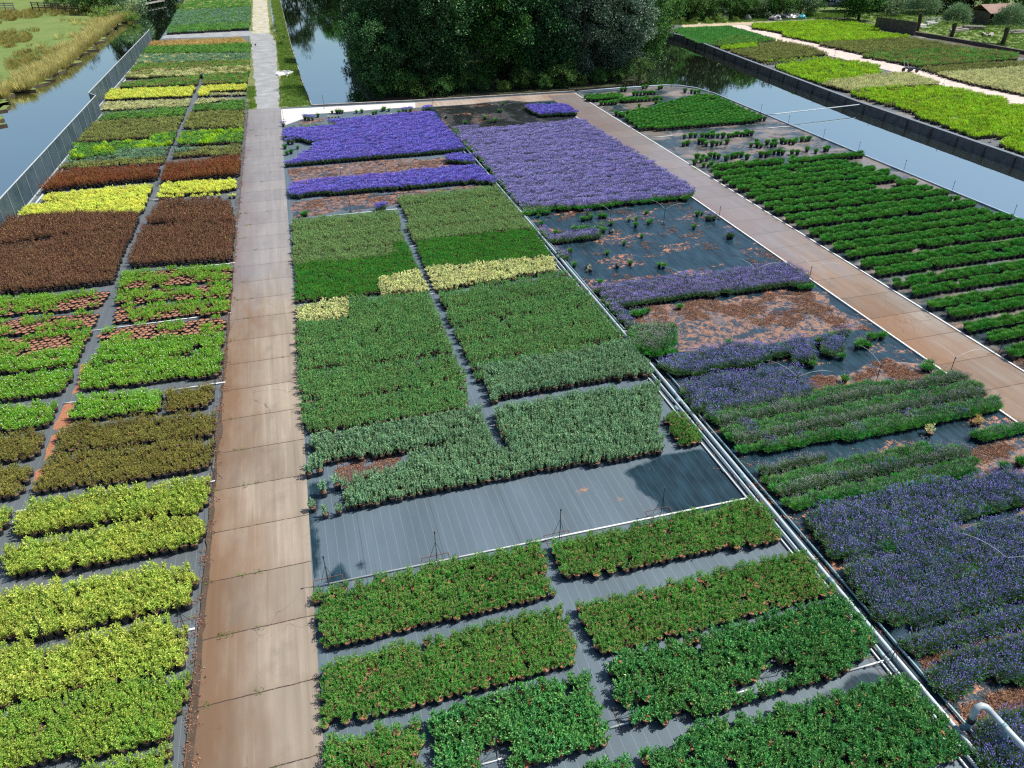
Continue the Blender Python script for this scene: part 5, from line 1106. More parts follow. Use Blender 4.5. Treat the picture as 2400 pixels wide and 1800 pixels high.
# undergrowth along the front of the wood
ug = random.Random(5)
for i in range(14):
    x = 9.5 + i * 2.35; k = ('shrub1', 'shrub1', 'shrub3', 'shrub1')[i % 4]
    tree('bush', f'low {("green", "leafy", "yellow green", "dull green")[i % 4]} bush at the foot of the wood, {ordinal(i + 1)} from the middle canal', x, 83.4 + ug.uniform(0, 1.2), k, ug.uniform(.4, .8), i * 2.1, 'bushes at the foot of the wood', 'bush')
for i, (x, y, s) in enumerate([(13.5, 149, .9), (15.5, 156, 1.1), (17, 163, 1.2), (16, 170, 1.0)]):
    tree('bush', f'sunlit yellow green bush on the far canal bank, {ordinal(i + 1)} from the wood', x, y, 'shrub3', s, i, 'sunlit bushes on the far bank', 'bush')
# belt of trees beyond the far beds and beyond the picture
bt = [(58.5, 128), (64, 131), (69.5, 134), (75.5, 133), (81, 135), (86, 133.5), (91.5, 136), (62, 139), (71, 142), (80, 143), (89, 144), (97, 140.5), (105.5, 141.5), (112, 139), (118, 136), (124, 132), (131, 128),
      (104.5, 128.5), (111.5, 127.5), (119, 122.5), (126.5, 118.5), (133, 114), (139, 121), (128, 109), (136, 105), (143, 99)]
for i, (x, y) in enumerate(bt):
    tree('tree', f'dark tree {("with a round crown", "with a broad crown", "with a lighter crown")[i % 3]} in the far belt, {ordinal(i + 1)} from the wood', x, y, ('wood1', 'wood2', 'wood3')[(i * 2 + 1) % 3], (.8 if i > 16 else 1.0) * (.85 + .3 * ug.random()), i * 1.7, 'trees of the far belt')
# hedge and bushes before the belt
for i in range(16):
    x = 61 + i * 2.15; tree('bush', f'dense dark bush at the end of the far beds, {ordinal(i + 1)} from the canal', x, 126.3 + ug.uniform(-.8, .8), ('shrub1', 'shrub1', 'shrub2', 'shrub1')[i % 4], ug.uniform(.8, 1.35), i * 1.9, 'bushes at the end of the far beds', 'bush')
for i in range(7):
    tree('bush', f'low weedy clump before the belt of trees, {ordinal(i + 1)} from the canal', 60.5 + i * 2.6, 122.6 + ug.uniform(-.3, .6), 'shrub3', ug.uniform(.35, .6), i, 'weedy clumps before the far belt', 'bush')
# far ends of the canals, left side trees (their reflections fall into the picture)
for i, (x, y, s) in enumerate([(-33, 201, 1.05), (-39, 206, 1.0), (-26.5, 210, 1.1), (-46, 212, 1.0), (-21, 222, 1.05), (-53, 214, .95), (-32, 216, 1.2), (-60, 220, 1.0), (-14, 300, 1.1), (6, 236, 1.25), (-4, 260, 1.1), (14, 215, 1.0), (20, 205, 1.0), (13, 192, .9), (24, 192, 1.1), (-8, 240, 1.1), (30, 200, 1.2), (-72, 222, 1.1), (-84, 226, 1.1)]):
    tree('tree', f'tall tree beyond the far end of the canals, {ordinal(i + 1)} of that stand', x, y, ('wood1', 'wood3', 'wood2')[i % 3], s, i * 1.1, 'trees beyond the canals')
for i, (x, y, k, s, lab) in enumerate([(-34.5, 170, 'shrub1', 1.1, 'dark bush by the rail fence on the meadow'), (-31.5, 168, 'shrub1', 1.3, 'large dark bush on the meadow bank'), (-28.6, 170, 'shrub1', 1.25, 'dark bush beside the grey willow bush'),
      (-27.8, 158, 'shrub3', .9, 'tawny green bush at the water edge of the meadow'), (-25.2, 163, 'shrub2', 1.25, 'grey green willow bush at the canal bank'), (-24.6, 156, 'shrub3', .7, 'low yellow green bush at the canal edge'), (-30.5, 160, 'shrub3', .8, 'brownish bush behind the reeds'),
      (-37.5, 176, 'shrub1', 1.1, 'bush behind the rail fence'), (-41.5, 180, 'shrub1', .8, 'small bush behind the rail fence'), (-16.9, 166, 'shrub3', .5, 'bright green bush at the corner of the last far strip')]):
    tree('bush', lab, x, y, k, s, i * 1.3, None, 'bush')
# young shrubs on the verge
for i, (x, y) in enumerate([(R2[0], R2[1]) for R2 in (G('R2', 190, 330), G('R2', 180, 290), G('R2', 165, 250), G('R2', 150, 215))]):
    tree('bush', f'bright green young bush in the row on the canal verge, {ordinal(i + 1)} from the path', x, y, 'shrub3', .42, i, 'young bushes on the verge', 'bush')

# pollard willows
def pollard(x, y, h, r, lab):
    t = empty('pollard_willow', (x, y, 0)); tag(t, lab, 'tree', 'pollard willows beyond the ditch')
    MB().tube([(0, 0, -.2), (.05, 0, h * .5), (0, .05, h * .95)], [.34, .27, .36], 10).build('trunk', M['trunk'], t, True)
    rg = np.random.default_rng(int(x * 7)); mb = MB(); P = []; D = []
    n = 5200
    v = rg.normal(0, 1, (n, 3)); v[:, 2] = np.abs(v[:, 2]) * 1.1 - .25; v /= np.linalg.norm(v, axis=1)[:, None]
    rr = r * (.35 + .65 * rg.uniform(0, 1, n) ** .5) * (1 + .12 * rg.normal(0, 1, n))
    leaves(mb, v * rr[:, None] + [0, 0, h + r * .35], v + rg.normal(0, .35, (n, 3)), [0, 0, 1] + rg.normal(0, .5, (n, 3)), .34 * rg.uniform(.7, 1.2, n), .09, 0, .1)
    mb.build('crown', L_['willow'], t)
a = G('R4', 1500, 200); pollard(a[0] + .5, a[1], 2.6, 2.3, 'pollard willow with full grey green crown beside the brushwood fence')
a = G('R4', 1740, 240); pollard(a[0], a[1], 2.0, 1.75, 'smallest pollard willow standing among timber piles')
a = G('R4', 2070, 290); pollard(a[0], a[1], 2.4, 2.0, 'pollard willow with ragged crown standing on open grass')
a = G('R4', 1180, 150); tree('tree', 'dark bushy tree at the start of the ditch beside the far beds', a[0] + 1, a[1] + 3, 'wood3', .85, 1.0)
a = G('R4', 1310, 60); tree('tree', 'dark tree on the grass behind the brushwood fence', a[0], a[1] + 6, 'wood3', .8, 2.0)
a = G('R4', 1420, 110); tree('bush', 'grey green bush behind the large pollard willow', a[0], a[1] + 2, 'shrub2', 1.2, 2.0, None, 'bush')

# shed with rusty roof
a = G('R4', 2000, 162); sx, sy = a[0] + 1.5, a[1] + 1.5
sh = empty('field_shed', (sx, sy, 0)); sh.scale = (.8, .8, .8); tag(sh, 'small open timber shed with a rusty pitched roof on the grass', 'shed')
for (x0, x1, y0, y1) in ((-3.4, 3.4, 3.0, 3.1), (3.3, 3.4, -2.0, 3.0), (-3.4, -3.3, -2, 3.0), (.9, 3.3, -2.0, -1.9)):
    MB().box((x0, y0, 0), (x1, y1, 2.5)).build('wall', M['timber_grey'] if x0 > 0 else M['timber'], sh)
for px_ in (-3.2, -1.2, .8): MB().box((px_ - .08, -2.1, 0), (px_ + .08, -1.94, 2.5)).build('post', M['timber'], sh)
rust = plain('rusty_roof', (.24, .14, .11), .75, var=.25, scale=1.5)
mb = MB(); mb.bar((-4.0, -2.7, 2.25), (-4.0, .3, 3.7), .01, .01)
mb = MB().add([(-4, -2.8, 2.35), (4, -2.8, 2.35), (4, .4, 3.7), (-4, .4, 3.7), (-4, -2.8, 2.27), (4, -2.8, 2.27), (4, .4, 3.62), (-4, .4, 3.62)], [(0, 1, 2, 3), (7, 6, 5, 4), (0, 4, 5, 1), (1, 5, 6, 2), (2, 6, 7, 3), (3, 7, 4, 0)])
mb.add([(-4, .42, 3.7), (4, .42, 3.7), (4, 3.5, 2.45), (-4, 3.5, 2.45), (-4, .42, 3.62), (4, .42, 3.62), (4, 3.5, 2.37), (-4, 3.5, 2.37)], [(0, 1, 2, 3), (7, 6, 5, 4), (0, 4, 5, 1), (1, 5, 6, 2), (2, 6, 7, 3), (3, 7, 4, 0)])
mb.build('roof', rust, sh)
# pool cover
a = G('R4', 925, 40); b = G('R4', 1140, 45)
pw, nt, bb = newmat('blue_tarp'); bb.inputs['Roughness'].default_value = .3
nt.links.new(ramp(nt, nz(nt, pos(nt), .9, 5, .7), [(.35, (.03, .28, .62)), (.6, (.10, .48, .85)), (.75, (.65, .82, .92))]), bb.inputs['Base Color'])
pl_ = empty('swimming_pool', (a[0] + 3, a[1] + 3, 0)); tag(pl_, 'bright blue pool glimpsed between the trees behind the far beds', 'pool')
MB().box((-4.5, -2.2, 0), (4.5, 2.2, .55)).build('wall', M['white'], pl_)
MB().add([(-4.3, -2.0, .56), (4.3, -2.0, .56), (4.3, 2.0, .56), (-4.3, 2.0, .56)], [(0, 1, 2, 3)]).build('water', pw, pl_)
# brushwood fence behind the far beds
fb = empty('brushwood_fence', (97.5, 110, 0)); tag(fb, 'dark woven brushwood fence at the edge of the ditch', 'fence')
p0 = G('R4', 1240, 195); p1 = G('R4', 1500, 235)
for i in range(9):
    q0 = Vector(p0).lerp(Vector(p1), i / 9); q1 = Vector(p0).lerp(Vector(p1), (i + 1) / 9)
    MB().bar((q0.x - 97.5, q0.y - 110, 1.0), (q1.x - 97.5, q1.y - 110, 1.0), .08, 1.9).build('panel', M['timber'], fb)
    MB().tube([(q0.x - 97.5, q0.y - 110, 0), (q0.x - 97.5, q0.y - 110, 2.1)], .06, 6).build('post', M['trunk'], fb)
# low ditch hedge down the edge of the far beds
hp = [G('R4', 1500, 225), G('R4', 1850, 285), G('R4', 2212, 352), G('R4', 2500, 400)]
hd = empty('ditch_bank_board', (hp[0][0], hp[0][1], 0)); tag(hd, 'long dark plank edge of the ditch below the pollard willows', 'ditch edging')
for q0, q1 in zip(hp[:-1], hp[1:]):
    MB().bar((q0[0] - hp[0][0], q0[1] - hp[0][1], .22), (q1[0] - hp[0][0], q1[1] - hp[0][1], .22), .5, .5).build('board', M['timber'], hd)
slab('field_grass', [(98.6, 20), (200, 20), (200, 122), (110, 128), (98.6, 118)], .03, -.01, M['meadow'])
# timber piles
def pile(x, y, lab, n=9, L=2.6, white=False, rz=0.0):
    t = empty('timber_pile', (x, y, 0), rz); tag(t, lab, 'timber pile', 'timber piles on the grass'); rg = random.Random(n + int(x))
    for i in range(n):
        yy = rg.uniform(-.8, .8); z = .08 + .13 * (i // 3); an = rg.uniform(-.25, .25) * (0 if white else 1)
        MB().bar((-L / 2, yy - an, z), (L / 2, yy + an, z), .22, .11).build('plank', M['white'] if white else M['timber_grey'], t)
for (cx, cy, lab, n, L, w, rz) in ((1545, 180, 'stack of pale boards beneath the large pollard willow', 12, 1.6, True, .2), (1600, 160, 'second stack of pale boards between two pollard willows', 12, 1.8, True, .1), (1790, 205, 'loose grey planks beside the smallest willow', 10, 3.4, False, .3),
        (1880, 190, 'heap of grey timbers in front of the shed', 12, 3.2, False, -.5), (1985, 235, 'grey logs heaped beside the ragged willow', 9, 2.8, False, .8), (2180, 215, 'flat grey planks near the picture edge behind the willow', 8, 4.0, False, .0)):
    a = G('R4', cx, cy); pile(a[0], a[1], lab, n, L, w, rz)
# white rail fence
wf = empty('rail_fence', (0, 0, 0)); p0 = G('R4', 1590, 160); p1 = G('R4', 1760, 150); wf.location = (p0[0], p0[1] + 1, 0); tag(wf, 'white horizontal rail fence between the willows and the trees', 'fence')
dx, dy = p1[0] - p0[0], p1[1] - p0[1]
for z in (.45, .85): MB().bar((0, 0, z), (dx, dy, z), .05, .12).build('rail', M['white'], wf)
for i in range(5): MB().box((dx * i / 4 - .06, dy * i / 4 - .06, 0), (dx * i / 4 + .06, dy * i / 4 + .06, 1.1)).build('post', M['white'], wf)
# tarpaulin heap by the belt
def heap(x, y, rx, ry, h, mat, name, lab, cat, seed):
    mb = MB(); n = 20; m = 9; vs = []; fs = []
    for j in range(m):
        for i in range(n):
            t = j / (m - 1); a = 2 * math.pi * i / n; r = math.cos(t * math.pi / 2) ** .6; w = 1 + .45 * noise.noise(Vector((math.cos(a) * 1.5, math.sin(a) * 1.5, t * 2 + seed)))
            vs.append((math.cos(a) * rx * r * w, math.sin(a) * ry * r * w, h * math.sin(t * math.pi / 2) * (1 + .6 * noise.noise(Vector((math.cos(a) * 2, math.sin(a) * 2, seed + 5 + t)))))) 
    fs = [(j * n + i, j * n + (i + 1) % n, (j + 1) * n + (i + 1) % n, (j + 1) * n + i) for j in range(m - 1) for i in range(n)]
    mb.add(vs, fs); o = mb.build(name, mat); o.location = (x, y, 0); return tag(o, lab, cat)
for i, (cx, cy, r, lab) in enumerate(((600, 128, 1.3, 'dark heap of folded ground cloth at the end of the far beds'), (660, 122, 1.5, 'middle black heap of plastic sheeting by the far trees'), (715, 118, 1.4, 'grey crumpled sheeting heap beside the blue one'), (265, 132, .9, 'small grey heap at the weedy end of the far track'), (420, 130, .6, 'tiny pale heap below the far trees'))):
    a = G('R4', cx, cy); heap(a[0], a[1], r, r * .7, .75, plain(f'sheeting_{i}', (.10, .11, .12) if i < 2 else (.28, .28, .29), .4, var=.5, scale=3), 'sheeting_heap', lab, 'heap', i)
a = G('R4', 770, 122); heap(a[0], a[1], .8, .6, .6, plain('turquoise_tarp', (.08, .42, .48), .4), 'tarpaulin', 'turquoise tarpaulin lump at the end of the sheeting heaps', 'tarpaulin', 9)
# white sheet crumpled on the verge
a = G('R2', 205, 548); b = G('R2', 180, 540)
wsh = heap(a[0], a[1], 1.1, 1.3, .28, M['white'], 'crumpled_sheet', 'crumpled white sheet lying on the verge beside the gravel road', 'sheet', 3)
MB().bar((-.6, -.3, .3), (.1, .1, .33), .06, .05).build('strap', M['black'], wsh); MB().bar((-.3, .3, .32), (.5, .2, .3), .06, .05).build('strap', M['black'], wsh)
# wheeled implement on the far track
a = G('R4', 1470, 470); tk = empty('hand_cart', (a[0], a[1], .03)); tag(tk, 'small dark two-wheeled hand cart parked on the pale far track', 'cart')
MB().box((-.6, -.4, .42), (.6, .4, .55)).build('bed', M['black'], tk)
for sx_ in (-.6, .6): MB().tube([(sx_, -.5, .25), (sx_, -.42, .25)], .25, 12).build('wheel', M['black'], tk); MB().tube([(sx_, .42, .25), (sx_, .5, .25)], .25, 12).build('wheel', M['black'], tk)
MB().tube([(-.6, -.3, .5), (-1.0, -.3, 1.3), (-1.0, .3, 1.3), (-.6, .3, .5)], .025, 6).build('handle', M['steel'], tk)

# rail fences of the meadow
def rails(x0, y0, x1, y1, n, lab, mat):
    t = empty('rail_fence', (x0, y0, 0)); tag(t, lab, 'fence', 'wooden fences on the meadow'); dx, dy = x1 - x0, y1 - y0
    for z in (.45, .85, 1.2): MB().bar((0, 0, z), (dx, dy, z), .05, .14).build('rail', mat, t)
    for i in range(n + 1): MB().box((dx * i / n - .09, dy * i / n - .09, -.1), (dx * i / n + .09, dy * i / n + .09, 1.4)).build('post', mat, t)
a = G('R1', 245, 72); b = G('R1', 585, 85); rails(a[0], a[1], b[0], b[1], 7, 'dark wooden rail fence in front of the meadow bushes', M['timber'])
a = G('R1', -150, 78); b = G('R1', 112, 78); rails(a[0], a[1], b[0], b[1], 4, 'lighter post and rail fence at the meadow corner', M['timber_grey'])
# long low white building behind the meadow
hb = empty('farm_building', (-62, 200, 0)); tag(hb, 'white low farm building just showing behind the meadow', 'building')
MB().box((-20, 0, 0), (30, 10, 3)).build('wall', M['white'], hb)
MB().add([(-20.5, -.6, 3), (30.5, -.6, 3), (30.5, 5, 6), (-20.5, 5, 6), (30.5, 10.6, 3), (-20.5, 10.6, 3)], [(0, 1, 2, 3), (3, 2, 4, 5), (0, 3, 5), (1, 4, 2)]).build('roof', rust, hb)
for i in range(7): MB().box((-16 + i * 6.4, -.06, .9), (-14 + i * 6.4, .02, 2.2)).build('window', M['black'], hb)
# landing stage at the canal
a = G('R1', 1050, 30); b = G('R1', 1120, -10); js = empty('jetty', (a[0], a[1], 0)); tag(js, 'grey timber jetty at the far end of the meadow canal', 'jetty')
for i in range(6): MB().bar((i * .5, i * .9, .05), (i * .5 + 1.3, i * .9 - .7, .05), .75, .08).build('plank', M['timber_grey'], js)
# stone-coloured edging planks, culvert trough beside the track
tr_ = empty('water_trough', (-.55, 150, 0)); tag(tr_, 'narrow grey strip of roofing felt beside the far gravel track', 'felt strip')
MB().box((-.15, -17, .01), (.45, 26, .05)).build('felt', plain('blue_felt', (.20, .25, .30), .5), tr_)
MB().box((.46, -14, .01), (1.1, 27, .06)).build('mulch', M['bark'], tr_)

# ---------- grasses: reeds along the meadow bank, tufts on meadow and verges (uncountable)
def grass_variants(prefix, mat, n, h, w, spread, k=3):
    out = []
    for v in range(k):
        rg = np.random.default_rng(v + len(prefix)); mb = MB()
        az = rg.uniform(0, 6.28, n); u = np.sqrt(rg.uniform(0, 1, n))
        b = np.stack([np.cos(az) * u * spread * .35, np.sin(az) * u * spread * .35, np.zeros(n)], 1); D = np.stack([np.cos(az) * u * .55, np.sin(az) * u * .55, np.ones(n)], 1) + rg.normal(0, .12, (n, 3))
        leaves(mb, b, D, np.stack([-np.sin(az), np.cos(az), np.zeros(n)], 1) + rg.normal(0, .4, (n, 3)), h * rg.uniform(.5, 1.1, n), w, 0, .1)
        out.append(mb.mesh(prefix, L_[mat]))
    return out
def scatter(name, label, pts, variants, seed=0, smin=.7, smax=1.3):
    rg = random.Random(seed); col = bpy.data.collections.new('source_' + name)
    for i, me in enumerate(variants): col.objects.link(bpy.data.objects.new(f'source_{name}_{i}', me))
    me = bpy.data.meshes.new(name); me.from_pydata([p if len(p) == 3 else (p[0], p[1], 0) for p in pts], [], [])
    for nm, ty, vals in (('rot', 'FLOAT', [rg.uniform(0, 6.28) for _ in pts]), ('scl', 'FLOAT', [rg.uniform(smin, smax) for _ in pts]), ('vr', 'INT', [rg.randrange(len(variants)) for _ in pts])):
        me.attributes.new(nm, ty, 'POINT').data.foreach_set('value', vals)
    o = bpy.data.objects.new(name, me); COL.link(o); tag(o, label, kind='stuff')
    ng = bpy.data.node_groups.new('scatter_' + name, 'GeometryNodeTree')
    ng.interface.new_socket('Geometry', in_out='INPUT', socket_type='NodeSocketGeometry'); ng.interface.new_socket('Geometry', in_out='OUTPUT', socket_type='NodeSocketGeometry')
    gi = ng.nodes.new('NodeGroupInput'); go = ng.nodes.new('NodeGroupOutput'); ip = ng.nodes.new('GeometryNodeInstanceOnPoints'); ci = ng.nodes.new('GeometryNodeCollectionInfo')
    ci.inputs['Collection'].default_value = col; ci.inputs['Separate Children'].default_value = True; ci.inputs['Reset Children'].default_value = True
    def att(nm, ty):
        n = ng.nodes.new('GeometryNodeInputNamedAttribute'); n.data_type = ty; n.inputs['Name'].default_value = nm; return n.outputs['Attribute']
    cx = ng.nodes.new('ShaderNodeCombineXYZ'); ng.links.new(att('rot', 'FLOAT'), cx.inputs['Z'])
    ng.links.new(gi.outputs[0], ip.inputs['Points']); ng.links.new(ci.outputs[0], ip.inputs['Instance']); ip.inputs['Pick Instance'].default_value = True
    ng.links.new(att('vr', 'INT'), ip.inputs['Instance Index']); ng.links.new(cx.outputs[0], ip.inputs['Rotation']); ng.links.new(att('scl', 'FLOAT'), ip.inputs['Scale'])
    ng.links.new(ip.outputs[0], go.inputs[0]); md = o.modifiers.new('scatter', 'NODES'); md.node_group = ng
    return o
LM('reed', [(.30, .25, .09), (.46, .39, .15), (.58, .50, .22), (.22, .28, .07)], .6, .3)
LM('rush', [(.14, .13, .04), (.22, .18, .05), (.30, .22, .07), (.14, .20, .05)], .6, .3)
LM('turf', [(.09, .17, .03), (.14, .24, .045), (.20, .28, .07)], .6, .3)
bank = mead[3:14]; rp_ = []
rr = random.Random(8)
for a, b in zip(bank[:-1], bank[1:]):
    a = Vector(a); b = Vector(b); L = (b - a).length
    for _ in range(int(L * 30 * (1 + .8 * noise.noise(Vector((a.x * .3, a.y * .3, 1)))))):
        q = a.lerp(b, rr.random()); n_ = Vector((-(b - a).y, (b - a).x)).normalized(); d = abs(rr.gauss(0, 1.0 + 1.3 * abs(noise.noise(Vector((q.x * .25, q.y * .25, 4))))* 2)) - .4
        s_ = q + n_ * d; 
        if not inside((s_.x, s_.y), meadow): s_ = q - n_ * d
        rp_.append((s_.x, s_.y, -.4))
scatter('reeds', 'straw yellow reeds along the meadow bank', rp_, grass_variants('reed_tuft', 'reed', 70, 1.0, .035, 1.2), 1, .35, 1.35)
mp = []
for _ in range(9000):
    x = rr.uniform(-75, -20); y = rr.uniform(80, 180)
    if not in_view(x, y, 0, 80) or not inside((x, y), meadow): continue
    nv = noise.noise(Vector((x * .11, y * .05, 3))) + .35 * noise.noise(Vector((x * .5, y * .3, 7)))
    if nv > .13: mp.append((x, y, -.37))
scatter('rushes', 'brownish rush tufts in drifts over the meadow', mp, grass_variants('rush_tuft', 'rush', 50, .65, .035, .9), 2)
tp = []
for _ in range(9000):
    x = rr.uniform(-4.4, 2.0); y = rr.uniform(81.2, 190)
    if inside((x, y), [(-1.0, 81.05), (2.0, 81.0), (1.7, 92), (1.4, 119), (1.3, 190), (-.4, 190), (-.3, 130), (-.55, 95)]) or (x < -3.5 and y < 92 and x > -4.25): tp.append((x, y, .01))
for _ in range(2500):
    x = rr.uniform(56, 100); y = rr.uniform(121.5, 128)
    if inside((x, y), far_field): tp.append((x, y, 0))
for _ in range(5000):
    x = rr.uniform(99.5, 135); y = rr.uniform(80, 125)
    if in_view(x, y, 0, 60): tp.append((x, y, .03))
scatter('grass', 'short green grass on the verges and banks', tp, grass_variants('grass_tuft', 'turf', 40, .20, .03, .5), 3)

# ---------- sprinklers
def sprinkler(x, y, lab, h=1.25, legs=True, jets=False, rz=0.0, z=.012, kind='t'):
    t = empty('sprinkler', (x, y, z), rz); tag(t, lab, 'sprinkler', 'sprinklers among the beds')
    MB().tube([(0, 0, 0), (.01, 0, h * .5), (0, .01, h)], .012 if kind == 't' else .016, 6).build('riser', M['black'], t)
    MB().tube([(0, 0, h), (0, 0, h + .07)], [.02, .035], 8).build('nozzle', M['black'], t)
    if legs:
        for k in range(3):
            a = k * 2.094 + .5; MB().tube([(0, 0, h * .72), (math.cos(a) * .27, math.sin(a) * .27, .01)], .007, 5).build('leg', M['black'], t)
        mb = MB()
        for p, q in (((-.45, -.3), (.45, -.3)), ((.45, -.3), (.45, .3)), ((.45, .3), (-.45, .3)), ((-.45, .3), (-.45, -.3))): mb.tube([(*p, .02), (*q, .02)], .007, 5)
        mb.build('base_frame', M['wire'], t)
    else: MB().box((-.1, -.1, 0), (.1, .1, .03)).build('foot', M['black'], t)
    return t
spray, nt, b = newmat('water_spray'); b.inputs['Base Color'].default_value = (.9, .95, 1, 1); b.inputs['Roughness'].default_value = .3
tr = nt.nodes.new('ShaderNodeBsdfTransparent'); ms = nt.nodes.new('ShaderNodeMixShader'); ms.inputs[0].default_value = .45
nt.links.new(tr.outputs[0], ms.inputs[1]); nt.links.new(b.outputs[0], ms.inputs[2]); nt.links.new(ms.outputs[0], nt.nodes['Material Output'].inputs[0])
def jets(x, y, h, dirs, L=1.6):
    mb = MB()
    for d in dirs:
        pts = [(math.cos(d) * L * t, math.sin(d) * L * t, h + .55 * L * t - .38 * L * t * t * 1.1) for t in (0, .2, .4, .6, .8, 1.0)]
        mb.tube(pts, [.005, .006, .006, .006, .005, .003], 5, cap=False)
    o = mb.build('water_spray', spray); o.location = (x, y, 0); return tag(o, kind='stuff', label='thin water jets leaving a sprinkler')
for c, x, y, lab, h in (('S2', 1340, 1480, 'wire tripod sprinkler on the bare cloth beside the white lateral, second from the path', 1.3), ('S3', 350, 1310, 'tripod sprinkler at the aisle end of the bare cloth', 1.3), ('S3', 1100, 1130, 'tripod sprinkler at the edge of the soaked cloth', 1.2),
      ('S6', 540, 290, 'sprinkler riser bent over at the path end of the white lateral', 1.2), ('S1', 735, 975, 'thin tripod sprinkler behind the fourth golden bed', 1.3), ('S5', 370, 740, 'tripod sprinkler standing in the golden bed gap', 1.2), ('S5', 1370, 610, 'tripod sprinkler frame at the path between golden beds', 1.0),
      ('S1', 1600, 890, 'wire tripod sprinkler tipped over the path edge', 1.0), ('S1', 1600, 165, 'tripod sprinkler by the path behind the small olive bed', 1.0), ('S6', 1780, 1590, 'tripod sprinkler inside the lowest glossy bed gap', 1.0), ('S7', 900, 1260, 'tripod sprinkler at the aisle gap of the glossy bed', 1.0),
      ('S7', 1960, 960, 'tripod sprinkler in the gap of the second pipe-side bed', 1.0), ('S8', 1210, 870, 'wire tripod sprinkler straddling the lateral at the pipes', 1.1), ('R5', 190, 220, 'thin sprinkler by the mesh fence near the yellow shrubs', 1.2), ('R1', 630, 950, 'thin sprinkler by the mesh fence near the olive bed', 1.2), ('R1', 350, 1280, 'thin sprinkler by the mesh fence near the copper bed', 1.2)):
    a = G(c, x, y); sprinkler(a[0], a[1], lab, h)
js_ = [('R7', 1120, 400, 'black stake sprinkler spraying on the wet cloth', 1.0, 1), ('R7', 725, 405, 'stake sprinkler beside the lone green pots', .9, 1), ('R7', 1265, 905, 'stake sprinkler inside the violet strip, first from the pipes', .9, 1), ('R7', 1785, 850, 'stake sprinkler inside the violet strip, second from the pipes', .9, 1),
       ('R8', 612, 830, 'stake sprinkler at the side path end of the violet strip', .9, 1), ('R8', 1105, 1590, 'tall stake sprinkler between litter and the green lavender', 1.0, 1), ('R8', 1652, 1520, 'black stake sprinkler on the edge of the side path', .9, 1), ('S4', 500, 240, 'stake sprinkler in the lavender band', .9, 1), ('S8', 2000, 240, 'stake sprinkler in the broad blue lavender bed', .9, 1),
       ('R3', 520, 1255, 'stake sprinkler in the pale block, far row near the dark cloth', .9, 1), ('R3', 890, 1235, 'stake sprinkler in the pale block near the side path', .9, 1), ('R3', 1255, 1520, 'stake sprinkler in the pale block, near row by the side path', .9, 1), ('R3', 840, 1550, 'stake sprinkler in the middle of the pale block', .9, 1),
       ('R3', 270, 1005, 'stake sprinkler on the black upper cloth', .8, 1), ('R3', 600, 985, 'stake sprinkler at the violet patch on the black cloth', .9, 1), ('R8', 355, 325, 'stake sprinkler in the round plants near the side path', .8, 0), ('R7', 1530, 360, 'stake sprinkler at the side path beside the violet group', .8, 0),
       ('R2', 505, 805, 'thin black stake on the pale apron by the middle canal', 1.2, 0), ('R2', 205, 890, 'thin black stake on the pale apron at the path corner', 1.0, 0), ('R2', 1310, 780, 'tall thin stake at the bend of the pipes by the wood', 1.6, 0), ('R2', 630, 1310, 'thin stake on the littered cloth, first from the path', 1.1, 0), ('R2', 965, 1285, 'thin stake on the littered cloth, second from the path', 1.1, 0),
       ('R2', 700, 1570, 'thin stake on the lower littered cloth', 1.1, 0), ('R2', 1100, 1500, 'thin stake at the corner of the sage bed', 1.0, 0), ('R2', 555, 1130, 'thin stake in the violet block, first from the path', 1.0, 0), ('R2', 920, 1110, 'thin stake in the violet block, second from the path', 1.0, 0), ('R2', 1235, 1080, 'thin stake in the violet block, third from the path', 1.0, 0)]
for i, (c, x, y, lab, h, j) in enumerate(js_):
    a = G(c, x, y); sprinkler(a[0], a[1], lab, h, False, kind='s')
    if j: jets(a[0], a[1], h + .05, (1.9 + .3 * math.sin(i), -.25 + .3 * math.cos(i * 2)), 1.5 if i < 9 else 2.0)
for i, (c, x, y) in enumerate([('R8', 2040, 1352), ('R4', 2145, 1412), ('R4', 1750, 1252), ('R4', 1440, 1112), ('R4', 1143, 992), ('R4', 917, 905), ('R4', 690, 812), ('R4', 512, 738), ('R3', 1755, 745), ('R3', 935, 790)]):
    a = G(c, x, y); sprinkler(a[0] - .15, a[1], f'small black stake sprinkler on the near canal edge, {ordinal(i + 1)} towards the wood', .85, False, kind='s')
for i, (c, x, y) in enumerate([('R4', 285, 362), ('R4', 730, 490), ('R4', 865, 545), ('R4', 1060, 600), ('R4', 1237, 680), ('R4', 1470, 740), ('R4', 1690, 835), ('R4', 1990, 925), ('R4', 985, 362), ('R4', 1690, 545), ('R4', 710, 290), ('R4', 1885, 530), ('R4', 470, 195)]):
    a = G(c, x, y); sprinkler(a[0], a[1], f'thin stake sprinkler in the beds across the canal, {ordinal(i + 1)} from the far trees' if i < 8 else f'thin stake sprinkler along the pale track, {ordinal(i - 7)} of five', .9, False, kind='s')
